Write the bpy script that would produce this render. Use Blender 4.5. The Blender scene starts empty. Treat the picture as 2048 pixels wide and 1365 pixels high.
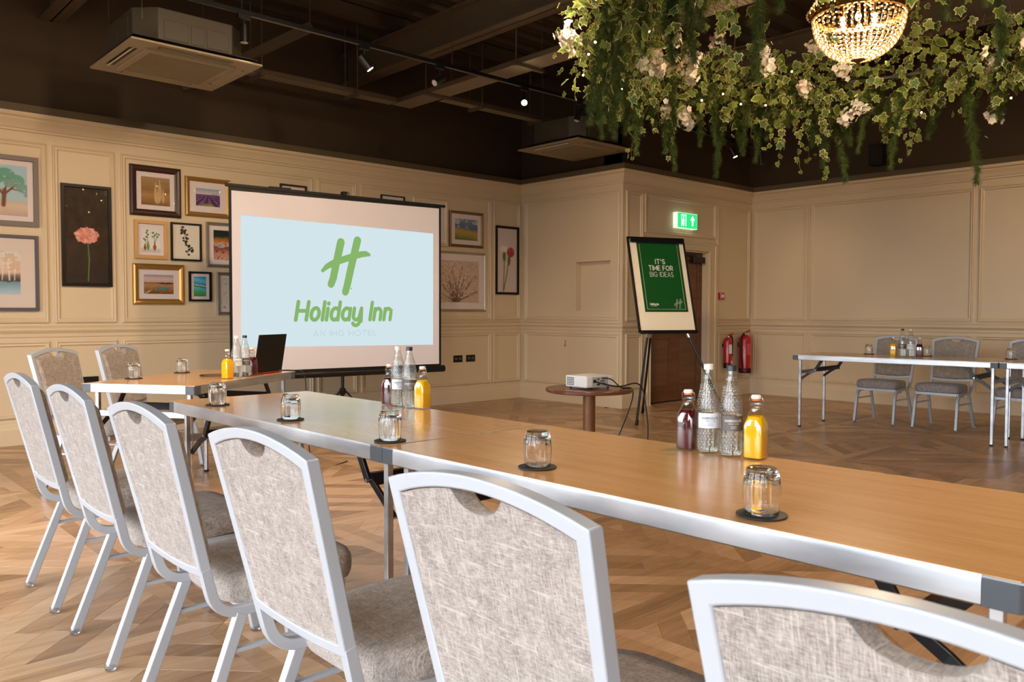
import bpy, math, random
import numpy as np
from mathutils import Vector, Matrix
PI = math.pi
rnd = random.Random(7)
SC = bpy.context.scene
COL = SC.collection

# ------------------------------------------------------------------ camera, world, light, exposure
F, YAW, PIT, ROL = 1631.2, 0.74557, -0.035656, 0.002158
fw = Vector((math.sin(YAW)*math.cos(PIT), math.cos(YAW)*math.cos(PIT), math.sin(PIT)))
rr = Vector((math.cos(YAW), -math.sin(YAW), 0)); uu = rr.cross(fw)
r2 = rr*math.cos(ROL)+uu*math.sin(ROL); u2 = uu*math.cos(ROL)-rr*math.sin(ROL)
cam_d = bpy.data.cameras.new('camera'); cam = bpy.data.objects.new('camera', cam_d); COL.objects.link(cam)
cam.matrix_world = Matrix(((r2.x, u2.x, -fw.x, 0), (r2.y, u2.y, -fw.y, 0), (r2.z, u2.z, -fw.z, 1.19), (0, 0, 0, 1)))
cam_d.sensor_width = 36; cam_d.lens = 36*F/2048; cam_d.clip_start = 0.05; cam_d.clip_end = 200
cam_d.dof.use_dof = True; cam_d.dof.focus_distance = 4.2; cam_d.dof.aperture_fstop = 11
SC.camera = cam
SC.view_settings.view_transform = 'Standard'; SC.view_settings.look = 'None'
SC.view_settings.exposure = 0.0; SC.view_settings.gamma = 1.0; SC.view_settings.use_curve_mapping = False
SC.cycles.use_denoising = True
SC.cycles.max_bounces = 14; SC.cycles.transmission_bounces = 14; SC.cycles.transparent_max_bounces = 24
SC.cycles.diffuse_bounces = 5; SC.cycles.glossy_bounces = 6
SC.cycles.sample_clamp_indirect = 6; SC.cycles.blur_glossy = 0.6

W = bpy.data.worlds.new('overcast daylight'); SC.world = W; W.use_nodes = True
bg = W.node_tree.nodes['Background']; bg.inputs[0].default_value = (0.86, 0.93, 1.0, 1); bg.inputs[1].default_value = 12

def lamp(name, kind, loc, energy, color, rot=(0, 0, 0), **kw):
    d = bpy.data.lights.new(name, kind); d.energy = energy; d.color = color
    for k, v in kw.items(): setattr(d, k, v)
    o = bpy.data.objects.new(name, d); COL.objects.link(o); o.location = loc; o.rotation_euler = rot
    return o
WARM = (1.0, 0.74, 0.47)
WINX = -1.35                                   # the window wall, behind and left of the camera
BAYS = [(-4.6, -2.7), (-2.3, -0.4), (0.0, 1.9), (2.3, 4.2), (4.6, 6.5)]
for y0, y1 in BAYS:
    p = lamp('window_portal', 'AREA', (WINX+0.02, (y0+y1)/2, 1.4), 1, (1, 1, 1), (0, -PI/2, 0), shape='RECTANGLE', size=2.5, size_y=y1-y0)
    p.data.cycles.is_portal = True
SPOTS = [(2.83, 20, 0.0), (3.92, 30, 1), (4.75, 25, 0), (5.84, 40, 1), (6.67, 20, 0), (7.79, 30, 0), (9.73, 14, 1), (10.45, 0, 0)]
# warm fill spots added above the view, unseen and without fixtures
for x, y, e, tilt in ((0.4, 3.6, 260, 48), (2.2, 3.3, 240, 48), (3.6, 3.4, 240, 46), (3.2, 1.0, 190, 0), (2.4, -1.4, 110, 0), (5.6, -2.4, 190, 0)):
    lamp('added_warm_spot', 'SPOT', (x, y, 3.6), e, (1.0, 0.74, 0.48), (math.radians(tilt), 0, 0), spot_size=math.radians(140 if not tilt else 110), spot_blend=0.9, shadow_soft_size=0.12)
l_ = lamp('added_warm_spot', 'SPOT', (3.0, 4.0, 3.6), 330, (1.0, 0.74, 0.47), spot_size=math.radians(58), spot_blend=1.0, shadow_soft_size=0.12)  # unseen spot added to brighten the flipchart and the alcove
l_.rotation_euler = (Vector((7.2, 5.4, 1.55))-Vector((3.0, 4.0, 3.6))).to_track_quat('-Z', 'Y').to_euler()
l_ = lamp('added_warm_spot', 'SPOT', (8.8, 0.8, 3.6), 180, (1.0, 0.68, 0.38), spot_size=math.radians(75), spot_blend=1.0, shadow_soft_size=0.12)  # unseen spot added for a warm pool on the right wall
l_.rotation_euler = (Vector((10.73, 4.3, 1.4))-Vector((8.8, 0.8, 3.6))).to_track_quat('-Z', 'Y').to_euler()

# ------------------------------------------------------------------ helpers
def lin(c):
    return tuple((x/255/12.92 if x/255 <= 0.04045 else ((x/255+0.055)/1.055)**2.4) for x in c)
class MB:
    def __init__(s): s.v = []; s.f = []; s.m = []; s.c = []
    def add(s, vs, fs, mi=0, col=None):
        o = len(s.v); s.v += [tuple(v) for v in vs]; s.f += [tuple(i+o for i in f) for f in fs]; s.m += [mi]*len(fs); s.c += [col]*len(fs); return s
    def box(s, a, b, R=None, mi=0):
        vs = [(x, y, z) for z in (a[2], b[2]) for y in (a[1], b[1]) for x in (a[0], b[0])]
        if R is not None: vs = [R @ Vector(v) for v in vs]
        return s.add(vs, [(0, 2, 3, 1), (4, 5, 7, 6), (0, 1, 5, 4), (2, 6, 7, 3), (0, 4, 6, 2), (1, 3, 7, 5)], mi)
    def prism(s, pts, axis=2, a=0, b=1, mi=0):
        n = len(pts)
        def P(p, t):
            return (p[0], p[1], t) if axis == 2 else ((p[0], t, p[1]) if axis == 1 else (t, p[0], p[1]))
        vs = [P(p, a) for p in pts]+[P(p, b) for p in pts]
        fs = [tuple(range(n))[::-1], tuple(range(n, 2*n))]+[(i, (i+1) % n, (i+1) % n+n, i+n) for i in range(n)]
        return s.add(vs, fs, mi)
    def sweep(s, pts, w, h, side=None, n=0, mi=0, caps=True, taper=None):
        """rectangle (w along side, h along normal) or n-gon of radius w swept along pts"""
        pts = [Vector(p) for p in pts]; rings = []; N = len(pts); prev = None
        for i, p in enumerate(pts):
            t = (pts[min(i+1, N-1)]-pts[max(i-1, 0)]).normalized()
            if side is not None: sd = Vector(side); sd = (sd-t*sd.dot(t)).normalized()
            elif prev is not None: sd = (prev-t*prev.dot(t)).normalized()
            else:
                a = Vector((0, 0, 1)) if abs(t.z) < 0.9 else Vector((1, 0, 0)); sd = t.cross(a).normalized()
            prev = sd; nm = t.cross(sd); k = taper[i] if taper else 1
            # widen at bends to keep thickness
            if 0 < i < N-1:
                c = max(0.5, math.cos((pts[i]-pts[i-1]).angle(pts[i+1]-pts[i])/2)); hk = 1/c
            else: hk = 1
            if n: rings.append([p+(sd*math.cos(2*PI*j/n)+nm*math.sin(2*PI*j/n))*w*k for j in range(n)])
            else: rings.append([p+sd*w/2*k*a+nm*h/2*k*b*hk for a, b in ((-1, -1), (1, -1), (1, 1), (-1, 1))])
        m = n or 4; vs = [v for r in rings for v in r]
        fs = [(i*m+j, i*m+(j+1) % m, (i+1)*m+(j+1) % m, (i+1)*m+j) for i in range(N-1) for j in range(m)]
        if caps: fs += [tuple(range(m))[::-1], tuple(range((N-1)*m, N*m))]
        return s.add(vs, fs, mi)
    def lathe(s, prof, n=24, c=(0, 0, 0), mi=0, fn=None, close=False):
        vs = []; k = len(prof)
        for r, z in prof:
            for j in range(n):
                a = 2*PI*j/n; q = r if fn is None else fn(r, z, a)
                vs.append((c[0]+q*math.cos(a), c[1]+q*math.sin(a), c[2]+z))
        K = k if close else k-1
        fs = [(i*n+j, i*n+(j+1) % n, ((i+1) % k)*n+(j+1) % n, ((i+1) % k)*n+j) for i in range(K) for j in range(n)]
        if not close:
            if prof[0][0] > 1e-5: fs.append(tuple(range(n))[::-1])
            if prof[-1][0] > 1e-5: fs.append(tuple(range((k-1)*n, k*n)))
        return s.add(vs, fs, mi)
    def loops(s, L, cap0=True, cap1=True, mi=0):
        m = len(L[0]); vs = [v for l in L for v in l]
        fs = [(i*m+j, i*m+(j+1) % m, (i+1)*m+(j+1) % m, (i+1)*m+j) for i in range(len(L)-1) for j in range(m)]
        if cap0: fs.append(tuple(range(m))[::-1])
        if cap1: fs.append(tuple(range((len(L)-1)*m, len(L)*m)))
        return s.add(vs, fs, mi)
    def ball(s, c, r, n=8, k=5, sz=1, mi=0):
        return s.lathe([(max(1e-6, r*math.sin(PI*i/k)), -r*sz*math.cos(PI*i/k)) for i in range(k+1)], n, c, mi)
    def build(s, name, mat, parent=None, smooth=35, bevel=0, seg=2):
        me = bpy.data.meshes.new(name); me.from_pydata(s.v, [], s.f); me.update()
        for mm in (mat if isinstance(mat, (list, tuple)) else [mat]): me.materials.append(mm)
        if any(s.m): me.polygons.foreach_set('material_index', s.m)
        if any(c is not None for c in s.c):
            at = me.color_attributes.new('Col', 'FLOAT_COLOR', 'CORNER'); dat = []
            for p, c in zip(me.polygons, s.c): dat += list((*(c or (1, 1, 1)), 1))*p.loop_total
            at.data.foreach_set('color', dat)
        if smooth:
            me.shade_smooth(); me.set_sharp_from_angle(angle=math.radians(smooth))
        o = bpy.data.objects.new(name, me); COL.objects.link(o)
        if parent: o.parent = parent
        if bevel:
            b = o.modifiers.new('edge', 'BEVEL'); b.width = bevel; b.segments = seg; b.limit_method = 'ANGLE'; b.angle_limit = math.radians(40)
        return o
def tag(o, label=None, cat=None, group=None, kind=None):
    if label: o['label'] = label
    if cat: o['category'] = cat
    if group: o['group'] = group
    if kind: o['kind'] = kind
    return o
def thing(name, label, cat, loc=(0, 0, 0), rz=0, group=None):
    o = bpy.data.objects.new(name, None); COL.objects.link(o); o.location = loc; o.rotation_euler = (0, 0, rz)
    o.empty_display_size = 0.1
    return tag(o, label, cat, group)
def dup(o, loc=None, rz=None, label=None, parent=None):
    c = o.copy(); COL.objects.link(c)
    if parent: c.parent = parent
    if loc is not None: c.location = loc
    if rz is not None: c.rotation_euler = (0, 0, rz)
    if label: c['label'] = label
    for ch in list(o.children): dup(ch, parent=c)
    return c
def arc(cx, cy, rx, ry, a0, a1, n=12):
    return [(cx+rx*math.cos(math.radians(a0+(a1-a0)*i/n)), cy+ry*math.sin(math.radians(a0+(a1-a0)*i/n))) for i in range(n+1)]
def fillet(pts, r, n=5):
    """round the inner corners of a 3D polyline"""
    P = [Vector(p) for p in pts]; out = [P[0]]
    for i in range(1, len(P)-1):
        a = (P[i-1]-P[i]); b = (P[i+1]-P[i]); d = min(r, a.length*.49, b.length*.49); a = P[i]+a.normalized()*d; b = P[i]+b.normalized()*d
        for k in range(n+1):
            t = k/n; out.append(a*(1-t)**2+P[i]*2*t*(1-t)+b*t*t)
    out.append(P[-1]); return out
def smoothline(pts, n=6):
    P = [Vector(p) for p in pts]; out = []
    for i in range(len(P)-1):
        p0 = P[max(i-1, 0)]; p1 = P[i]; p2 = P[i+1]; p3 = P[min(i+2, len(P)-1)]
        for k in range(n):
            t = k/n; out.append(0.5*((2*p1)+(p2-p0)*t+(2*p0-5*p1+4*p2-p3)*t*t+(3*p1-p0-3*p2+p3)*t**3))
    out.append(P[-1]); return out

# ------------------------------------------------------------------ materials
class NT:
    def __init__(s, name):
        s.mat = bpy.data.materials.new(name); s.mat.use_nodes = True; s.t = s.mat.node_tree; s.p = s.t.nodes['Principled BSDF']
        s.out = s.t.nodes['Material Output']
    def n(s, kind, **kw):
        nd = s.t.nodes.new(kind)
        for k, v in kw.items():
            if k.startswith('i_'):
                key = k[2:]; key = int(key) if key.isdigit() else key.replace('_', ' ')
                if hasattr(v, 'is_output'): s.t.links.new(v, nd.inputs[key])
                else: nd.inputs[key].default_value = v
            else: setattr(nd, k, v)
        return nd
    def link(s, a, b): s.t.links.new(a, b)
    def ramp(s, fac, *stops):
        r = s.n('ShaderNodeValToRGB'); el = r.color_ramp.elements
        while len(el) < len(stops): el.new(0.5)
        for e, (p, c) in zip(el, stops): e.position = p; e.color = (*lin(c), 1)
        s.link(fac, r.inputs[0]); return r.outputs[0]
    def coords(s, scale=(1, 1, 1), rot=(0, 0, 0), out='Object'):
        tc = s.n('ShaderNodeTexCoord'); mp = s.n('ShaderNodeMapping'); s.link(tc.outputs[out], mp.inputs[0])
        mp.inputs['Scale'].default_value = scale; mp.inputs['Rotation'].default_value = rot; return mp.outputs[0]
    def noise(s, vec, scale=1, detail=4, rough=0.55):
        x = s.n('ShaderNodeTexNoise'); s.link(vec, x.inputs['Vector']); x.inputs['Scale'].default_value = scale
        x.inputs['Detail'].default_value = detail; x.inputs['Roughness'].default_value = rough; return x.outputs['Fac']
    def math(s, op, a, b=0.0):
        x = s.n('ShaderNodeMath', operation=op)
        for i, v in enumerate((a, b)):
            if hasattr(v, 'is_output'): s.link(v, x.inputs[i])
            else: x.inputs[i].default_value = v
        return x.outputs[0]
    def mix(s, fac, a, b, mode='MIX'):
        x = s.n('ShaderNodeMix', data_type='RGBA', blend_type=mode)
        for i, v in ((0, fac), (6, a), (7, b)):
            if hasattr(v, 'is_output'): s.link(v, x.inputs[i])
            else: x.inputs[i].default_value = v if i == 0 else ((*v, 1) if len(v) == 3 else v)
        return x.outputs[2]
    def bump(s, h, strength=0.2, dist=0.002):
        b = s.n('ShaderNodeBump'); b.inputs['Strength'].default_value = strength; b.inputs['Distance'].default_value = dist
        s.link(h, b.inputs['Height']); s.link(b.outputs[0], s.p.inputs['Normal'])
def plain(name, c, rough=0.5, metal=0.0, spec=0.5, emit=None, es=0, coat=0, var=0.06, vs=6):
    m = NT(name); p = m.p
    p.inputs['Roughness'].default_value = rough; p.inputs['Metallic'].default_value = metal; p.inputs['Specular IOR Level'].default_value = spec
    p.inputs['Coat Weight'].default_value = coat
    base = lin(c)
    if var:
        f = m.noise(m.coords(), vs, 3); lo = tuple(x*(1-var) for x in base); hi = tuple(min(1, x*(1+var)) for x in base)
        m.link(m.mix(f, lo, hi), p.inputs['Base Color'])
        m.link(m.math('ADD', m.math('MULTIPLY', f, 0.12), max(0.02, rough-0.06)), p.inputs['Roughness'])
    else: p.inputs['Base Color'].default_value = (*base, 1)
    if emit: p.inputs['Emission Color'].default_value = (*lin(emit), 1); p.inputs['Emission Strength'].default_value = es
    return m.mat
def wood(name, stops, along='x', rough=0.35, s=1.0, rot=0, island=False, coat=0.0, var=0.5):
    m = NT(name); sc = {'x': (1.1, 16, 16), 'y': (16, 1.1, 16), 'z': (16, 16, 1.1)}[along]
    vec = m.coords(tuple(k*s for k in sc), (0, 0, rot))
    if island:
        g = m.n('ShaderNodeNewGeometry'); oi = m.n('ShaderNodeObjectInfo')
        rv = m.math('FRACT', m.math('ADD', g.outputs['Random Per Island'], m.math('MULTIPLY', oi.outputs['Random'], 7.31)))
        cx = m.n('ShaderNodeCombineXYZ'); m.link(m.math('MULTIPLY', rv, 53.0), cx.inputs[2]); m.link(m.math('MULTIPLY', rv, 31.0), cx.inputs[0])
        av = m.n('ShaderNodeVectorMath', operation='ADD'); m.link(vec, av.inputs[0]); m.link(cx.outputs[0], av.inputs[1]); vec = av.outputs[0]
    a = m.noise(vec, 1.0, 6, 0.65); b = m.noise(vec, 7.0, 3, 0.7)
    f = m.math('ADD', m.math('MULTIPLY', a, 0.62), m.math('MULTIPLY', b, 0.38))
    if island: f = m.math('ADD', m.math('MULTIPLY', m.math('SUBTRACT', f, 0.5), 1.0), m.math('ADD', m.math('MULTIPLY', rv, var), 0.5-var/2))
    m.link(m.ramp(f, *stops), m.p.inputs['Base Color'])
    m.p.inputs['Roughness'].default_value = rough; m.p.inputs['Coat Weight'].default_value = coat; m.p.inputs['Coat Roughness'].default_value = 0.17
    m.bump(f, 0.04, 0.0005)
    return m.mat
def fabric(name, dark, light):
    m = NT(name)
    a = m.noise(m.coords((90, 620, 90)), 1, 2); b = m.noise(m.coords((620, 90, 620)), 1, 2); c = m.noise(m.coords((35, 35, 35)), 1, 4)
    sa = m.noise(m.coords((13, 300, 13)), 1, 1); sb = m.noise(m.coords((300, 13, 300)), 1, 1)
    f = m.math('ADD', m.math('ADD', m.math('MULTIPLY', a, 0.38), m.math('MULTIPLY', b, 0.38)), m.math('MULTIPLY', c, 0.24))
    slub = m.math('MULTIPLY', m.math('MINIMUM', m.math('MAXIMUM', m.math('MULTIPLY', m.math('SUBTRACT', m.math('MAXIMUM', sa, sb), 0.60), 9.0), 0.0), 1.0), 0.42)
    m.link(m.mix(slub, m.ramp(f, (0.36, dark), (0.64, light)), (*lin(tuple(min(255, k*1.14) for k in light)),)), m.p.inputs['Base Color']); m.p.inputs['Roughness'].default_value = 0.9
    m.p.inputs['Specular IOR Level'].default_value = 0.2; m.p.inputs['Sheen Weight'].default_value = 0.15
    m.bump(f, 0.35, 0.001); return m.mat
def glass(name, c=(1, 1, 1), ior=1.45, rough=0.0):
    m = NT(name); p = m.p; p.inputs['Base Color'].default_value = (*c, 1); p.inputs['Transmission Weight'].default_value = 1
    p.inputs['Roughness'].default_value = rough; p.inputs['IOR'].default_value = ior; return m.mat
def pane(name):
    m = NT(name); t = m.n('ShaderNodeBsdfTransparent'); g = m.n('ShaderNodeBsdfGlossy'); g.inputs['Roughness'].default_value = 0.02
    lw = m.n('ShaderNodeLayerWeight'); lw.inputs[0].default_value = .5; fr = m.math('ADD', m.math('MULTIPLY', m.math('POWER', lw.outputs['Facing'], 4.0), .9), .04); mx = m.n('ShaderNodeMixShader')
    m.link(fr, mx.inputs[0]); m.link(t.outputs[0], mx.inputs[1]); m.link(g.outputs[0], mx.inputs[2]); m.link(mx.outputs[0], m.out.inputs[0]); return m.mat
def emis(name, c, s):
    m = NT(name); e = m.n('ShaderNodeEmission'); e.inputs[0].default_value = (*lin(c), 1); e.inputs[1].default_value = s; m.link(e.outputs[0], m.out.inputs[0]); return m.mat
def vcol(name, rough=0.6, spec=0.3, transl=0.0):
    m = NT(name); a = m.n('ShaderNodeVertexColor', layer_name='Col'); m.link(a.outputs[0], m.p.inputs['Base Color']); m.p.inputs['Roughness'].default_value = rough
    m.p.inputs['Specular IOR Level'].default_value = spec
    if transl:
        t = m.n('ShaderNodeBsdfTranslucent'); m.link(a.outputs[0], t.inputs[0]); mx = m.n('ShaderNodeMixShader'); mx.inputs[0].default_value = transl
        m.link(m.p.outputs[0], mx.inputs[1]); m.link(t.outputs[0], mx.inputs[2]); m.link(mx.outputs[0], m.out.inputs[0])
    return m.mat

PAINT = plain('stone wall paint', (206, 186, 155), 0.5, var=0.02, vs=1.5)
DARK = plain('dark brown wall paint', (62, 45, 26), 0.7, var=0.05, vs=1.2)
DARK2 = plain('olive brown trim paint', (88, 74, 54), 0.6, var=0.04)
DECK = plain('dark ceiling paint', (58, 43, 28), 0.65, var=0.08)
STEEL = plain('brown painted steel', (86, 72, 56), 0.55, var=0.08)
BLACK = plain('matt black', (20, 19, 19), 0.5, spec=.25, var=0.05)
BLACKM = plain('satin black metal', (26, 26, 28), 0.3, metal=0.3, var=0.05)
DGREY = plain('dark grey plastic', (78, 82, 88), 0.45, var=0.04)
WHITE = plain('white plastic', (232, 230, 226), 0.4, var=0.02)
CREAM = plain('off white plastic', (140, 125, 97), 0.5, var=0.04)
ACBODY = plain('grey brown metal casing', (64, 56, 43), 0.55, var=0.05)
CHROME = plain('polished steel', (215, 215, 215), 0.18, metal=1.0, var=0.03)
BRASS = plain('aged brass', (150, 110, 60), 0.35, metal=1.0, var=0.1)
RED = plain('red enamel', (178, 20, 28), 0.3, coat=0.3, var=0.03)
CHAIRM = plain('silver powder coat', (182, 187, 195), 0.36, metal=0.25, var=0.02)
PANE = pane('picture glass')
GLASS = glass('clear glass', (1, 1, 1), 1.47)
def thinglass(name):
    m = NT(name); t = m.n('ShaderNodeBsdfTransparent'); t.inputs[0].default_value = (.97, .985, .975, 1); g = m.n('ShaderNodeBsdfGlossy'); g.inputs['Roughness'].default_value = 0.03
    lw = m.n('ShaderNodeLayerWeight'); lw.inputs[0].default_value = .5; fr = m.math('ADD', m.math('MULTIPLY', m.math('POWER', lw.outputs['Facing'], 4.0), .9), .07); mx = m.n('ShaderNodeMixShader')
    m.link(fr, mx.inputs[0]); m.link(t.outputs[0], mx.inputs[1]); m.link(g.outputs[0], mx.inputs[2]); m.link(mx.outputs[0], m.out.inputs[0]); return m.mat
BOTTLE = thinglass('thin bottle glass')
WATER = glass('water', (0.98, 1, 1), 1.33)
SEATF = fabric('brown linen weave', (102, 92, 86), (178, 167, 159))
def alu():
    m = NT('scuffed aluminium'); f = m.noise(m.coords((1.2, 1.2, 5)), 2.5, 3, 0.5); g = m.noise(m.coords((1, 1, 1)), 3, 3)
    m.p.inputs['Metallic'].default_value = 1
    m.link(m.ramp(f, (0.3, (166, 170, 178)), (0.7, (216, 216, 218))), m.p.inputs['Base Color'])
    m.link(m.math('ADD', m.math('MULTIPLY', m.math('MULTIPLY', f, g), 0.3), 0.34), m.p.inputs['Roughness']); return m.mat
ALU = alu()
OAK = wood('oak laminate', [(0.25, (196, 140, 82)), (0.5, (216, 160, 100)), (0.75, (226, 174, 116))], 'x', 0.26, 1.6, coat=0.7)
WALNUT = wood('walnut veneer', [(0.2, (70, 40, 22)), (0.5, (104, 64, 36)), (0.8, (132, 86, 50))], 'x', 0.3, 1.2)
TEAKZ = wood('stained beech', [(0.2, (92, 52, 28)), (0.5, (126, 78, 46)), (0.8, (146, 96, 60))], 'z', 0.28, 1.0)
DOORW = wood('dark oak door veneer', [(0.2, (66, 36, 16)), (0.5, (100, 58, 28)), (0.8, (128, 80, 42))], 'x', 0.4, 0.7)
FLOORS = [(0.2, (116, 86, 60)), (0.42, (164, 127, 93)), (0.6, (187, 150, 115)), (0.8, (209, 175, 142))]
PLK = {a: wood('floor plank %d' % a, FLOORS, 'x', 0.31, 1.0, -math.radians(a), True, 0.0, 0.38) for a in (0, 90, 45, -45)}

# ------------------------------------------------------------------ stroke lettering (flat print)
def ribbon(mb, pts, w, mp, cap=True, mi=0):
    """flat stroke along 2D pts; w a number or a list; mp maps (x, y) to 3D"""
    n = len(pts); ws = w if isinstance(w, (list, tuple)) else [w]*n; L = []; R = []
    for i, p in enumerate(pts):
        a = pts[max(i-1, 0)]; b = pts[min(i+1, n-1)]; dx, dy = b[0]-a[0], b[1]-a[1]; l = math.hypot(dx, dy) or 1
        k = ws[i]/2
        if 0 < i < n-1:
            d1 = (pts[i][0]-a[0], pts[i][1]-a[1]); d2 = (b[0]-pts[i][0], b[1]-pts[i][1]); q = math.hypot(*d1)*math.hypot(*d2) or 1
            c = (d1[0]*d2[0]+d1[1]*d2[1])/q; k /= max(0.55, math.sqrt(max(0, (1+c)/2)))
        nx, ny = -dy/l*k, dx/l*k; L.append((p[0]+nx, p[1]+ny)); R.append((p[0]-nx, p[1]-ny))
    vs = [mp(*q) for q in L]+[mp(*q) for q in R]
    mb.add(vs, [(i, i+n, i+1+n, i+1) for i in range(n-1)], mi)
    if cap:
        for p, k in ((pts[0], ws[0]), (pts[-1], ws[-1])):
            mb.add([mp(p[0]+k/2*math.cos(2*PI*j/10), p[1]+k/2*math.sin(2*PI*j/10)) for j in range(10)], [tuple(range(10))], mi)
GL = {
 'I': (0.0, [[(0, 0), (0, 1)]]), 'T': (.68, [[(0, 1), (.68, 1)], [(.34, 1), (.34, 0)]]), "'": (.0, [[(0, 1), (0, .74)]]),
 'S': (.6, [arc(.3, .75, .28, .25, 35, 270, 12)+arc(.3, .25, .3, .25, 90, -150, 12)]),
 'M': (.85, [[(0, 0), (0, 1), (.425, .3), (.85, 1), (.85, 0)]]), 'E': (.56, [[(.56, 1), (0, 1), (0, 0), (.56, 0)], [(0, .52), (.5, .52)]]),
 'F': (.56, [[(.56, 1), (0, 1), (0, 0)], [(0, .48), (.5, .48)]]), 'O': (.95, [arc(.475, .5, .475, .5, 90, 450, 28)]),
 'R': (.66, [[(0, 0), (0, 1), (.3, 1)]+arc(.33, .69, .29, .31, 90, -90, 10)+[(0, .38)], [(.36, .38), (.66, 0)]]),
 'B': (.64, [[(0, 0), (0, 1), (.3, 1)]+arc(.33, .76, .25, .24, 90, -90, 8)+[(0, .52)], [(.3, .52)]+arc(.36, .26, .28, .26, 90, -90, 8)+[(0, 0)]]),
 'G': (.9, [arc(.475, .5, .475, .5, 45, 325, 22)+[(.86, .46), (.52, .46)]]), 'D': (.82, [[(0, 0), (0, 1), (.3, 1)]+arc(.36, .5, .46, .5, 90, -90, 14)+[(0, 0)]]),
 'A': (.8, [[(0, 0), (.4, 1), (.8, 0)], [(.14, .33), (.66, .33)]]), 'N': (.75, [[(0, 0), (0, 1), (.75, 0), (.75, 1)]]), 'H': (.74, [[(0, 0), (0, 1)], [(.74, 0), (.74, 1)], [(0, .5), (.74, .5)]]),
 'L': (.5, [[(0, 1), (0, 0), (.5, 0)]]), 'W': (1.1, [[(0, 1), (.28, 0), (.55, .9), (.82, 0), (1.1, 1)]]), 'Y': (.72, [[(0, 1), (.36, .45), (.72, 1)], [(.36, .45), (.36, 0)]]), 'P': (.62, [[(0, 0), (0, 1), (.3, 1)]+arc(.33, .7, .28, .3, 90, -90, 10)+[(0, .4)]]),
 'o': (.56, [arc(.28, .33, .28, .33, 90, 450, 22)]), 'l': (.0, [[(0, 0), (0, 1)]]), 'i': (.0, [[(0, 0), (0, .64)], [(0, .9), (0, .93)]]),
 'd': (.54, [arc(.27, .33, .27, .33, 50, 310, 18), [(.54, 1), (.54, 0)]]), 'a': (.54, [arc(.27, .33, .27, .33, 50, 310, 18), [(.54, .64), (.54, 0)]]),
 'y': (.54, [[(0, .66), (0, .28)]+arc(.24, .24, .24, .24, 180, 300, 8)+[(.54, .2)], [(.54, .66), (.54, -.1)]+arc(.27, -.08, .27, .24, 0, -150, 10)]),
 'n': (.5, [[(0, 0), (0, .64)], [(0, .4)]+arc(.25, .38, .25, .27, 170, 0, 10)+[(.5, 0)]]), ' ': (.18, [])}
def text(mb, s, x, y, h, w, mp, gap=.3, shear=0, width=None, align='l', mi=0):
    adv = sum(GL[c][0]+gap for c in s)-gap; k = (width/(adv*h)) if width else 1
    if align == 'c': x -= adv*h*k/2
    for c in s:
        a, st = GL[c]
        for pl in st: ribbon(mb, [(x+(px+shear*py)*h*k, y+py*h) for px, py in pl], w, mp, mi=mi)
        x += (a+gap)*h*k

# ------------------------------------------------------------------ room shell
PW, SX, DWY, RX = 8.27, 7.80, 6.45, 10.73        # picture wall y, alcove wall x, door wall y, right wall x
RZ = {'y': 0, 'x': -PI/2}
def struct(o): o['kind'] = 'structure'; return o
def wallframe(name, org, rz):
    o = bpy.data.objects.new(name, None); COL.objects.link(o); o.location = (*org, 0); o.rotation_euler = (0, 0, rz); return struct(o)
def ext(mb, prof, L, k0=0, k1=0, x0=0):
    """profile of (out, z) run along local x; ends mitred by k*out"""
    n = len(prof); vs = [(x0-k0*a, -a, z) for a, z in prof]+[(x0+L+k1*a, -a, z) for a, z in prof]
    return mb.add(vs, [tuple(range(n)), tuple(range(n, 2*n))[::-1]]+[(i, i+n, (i+1) % n+n, (i+1) % n) for i in range(n)])
MOULD = [(0, 0), (0, .016), (.010, .022), (.020, .012), (.034, .015), (.046, .004), (.046, 0)]
def ringloops(w, h, prof):
    """nested rectangle loops of (inset, height): local x right, z up, out = -y; origin bottom left"""
    return [[(i, -a, i), (w-i, -a, i), (w-i, -a, h-i), (i, -a, h-i)] for i, a in prof]
def moulding(par, x0, z0, x1, z1):
    o = MB().loops(ringloops(x1-x0, z1-z0, MOULD), False, False).build('panel_moulding', PAINT, par, smooth=0); o.location = (x0, 0, z0)
CORN = [(0, 2.775), (.018, 2.775), (.020, 2.795), (.030, 2.80), (.040, 2.835), (.060, 2.862), (.066, 2.875), (.066, 2.885), (.088, 2.897), (.092, 2.905), (.092, 2.93), (0, 2.93)]
FASC = [(0, 2.931), (.084, 2.931), (.086, 2.94), (.078, 3.0), (-.11, 3.0), (-.11, 2.99)]
SKIRT = [(0, 0), (.03, 0), (.03, .138), (.024, .148), (.022, .168), (.012, .180), (.010, .192), (0, .195)]
DADO = [(0, .950), (.010, .955), (.012, .985), (.024, 1.0), (.034, 1.015), (.034, 1.035), (.020, 1.045), (.010, 1.055), (0, 1.058)]
nb = {'trim': 0}
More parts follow.
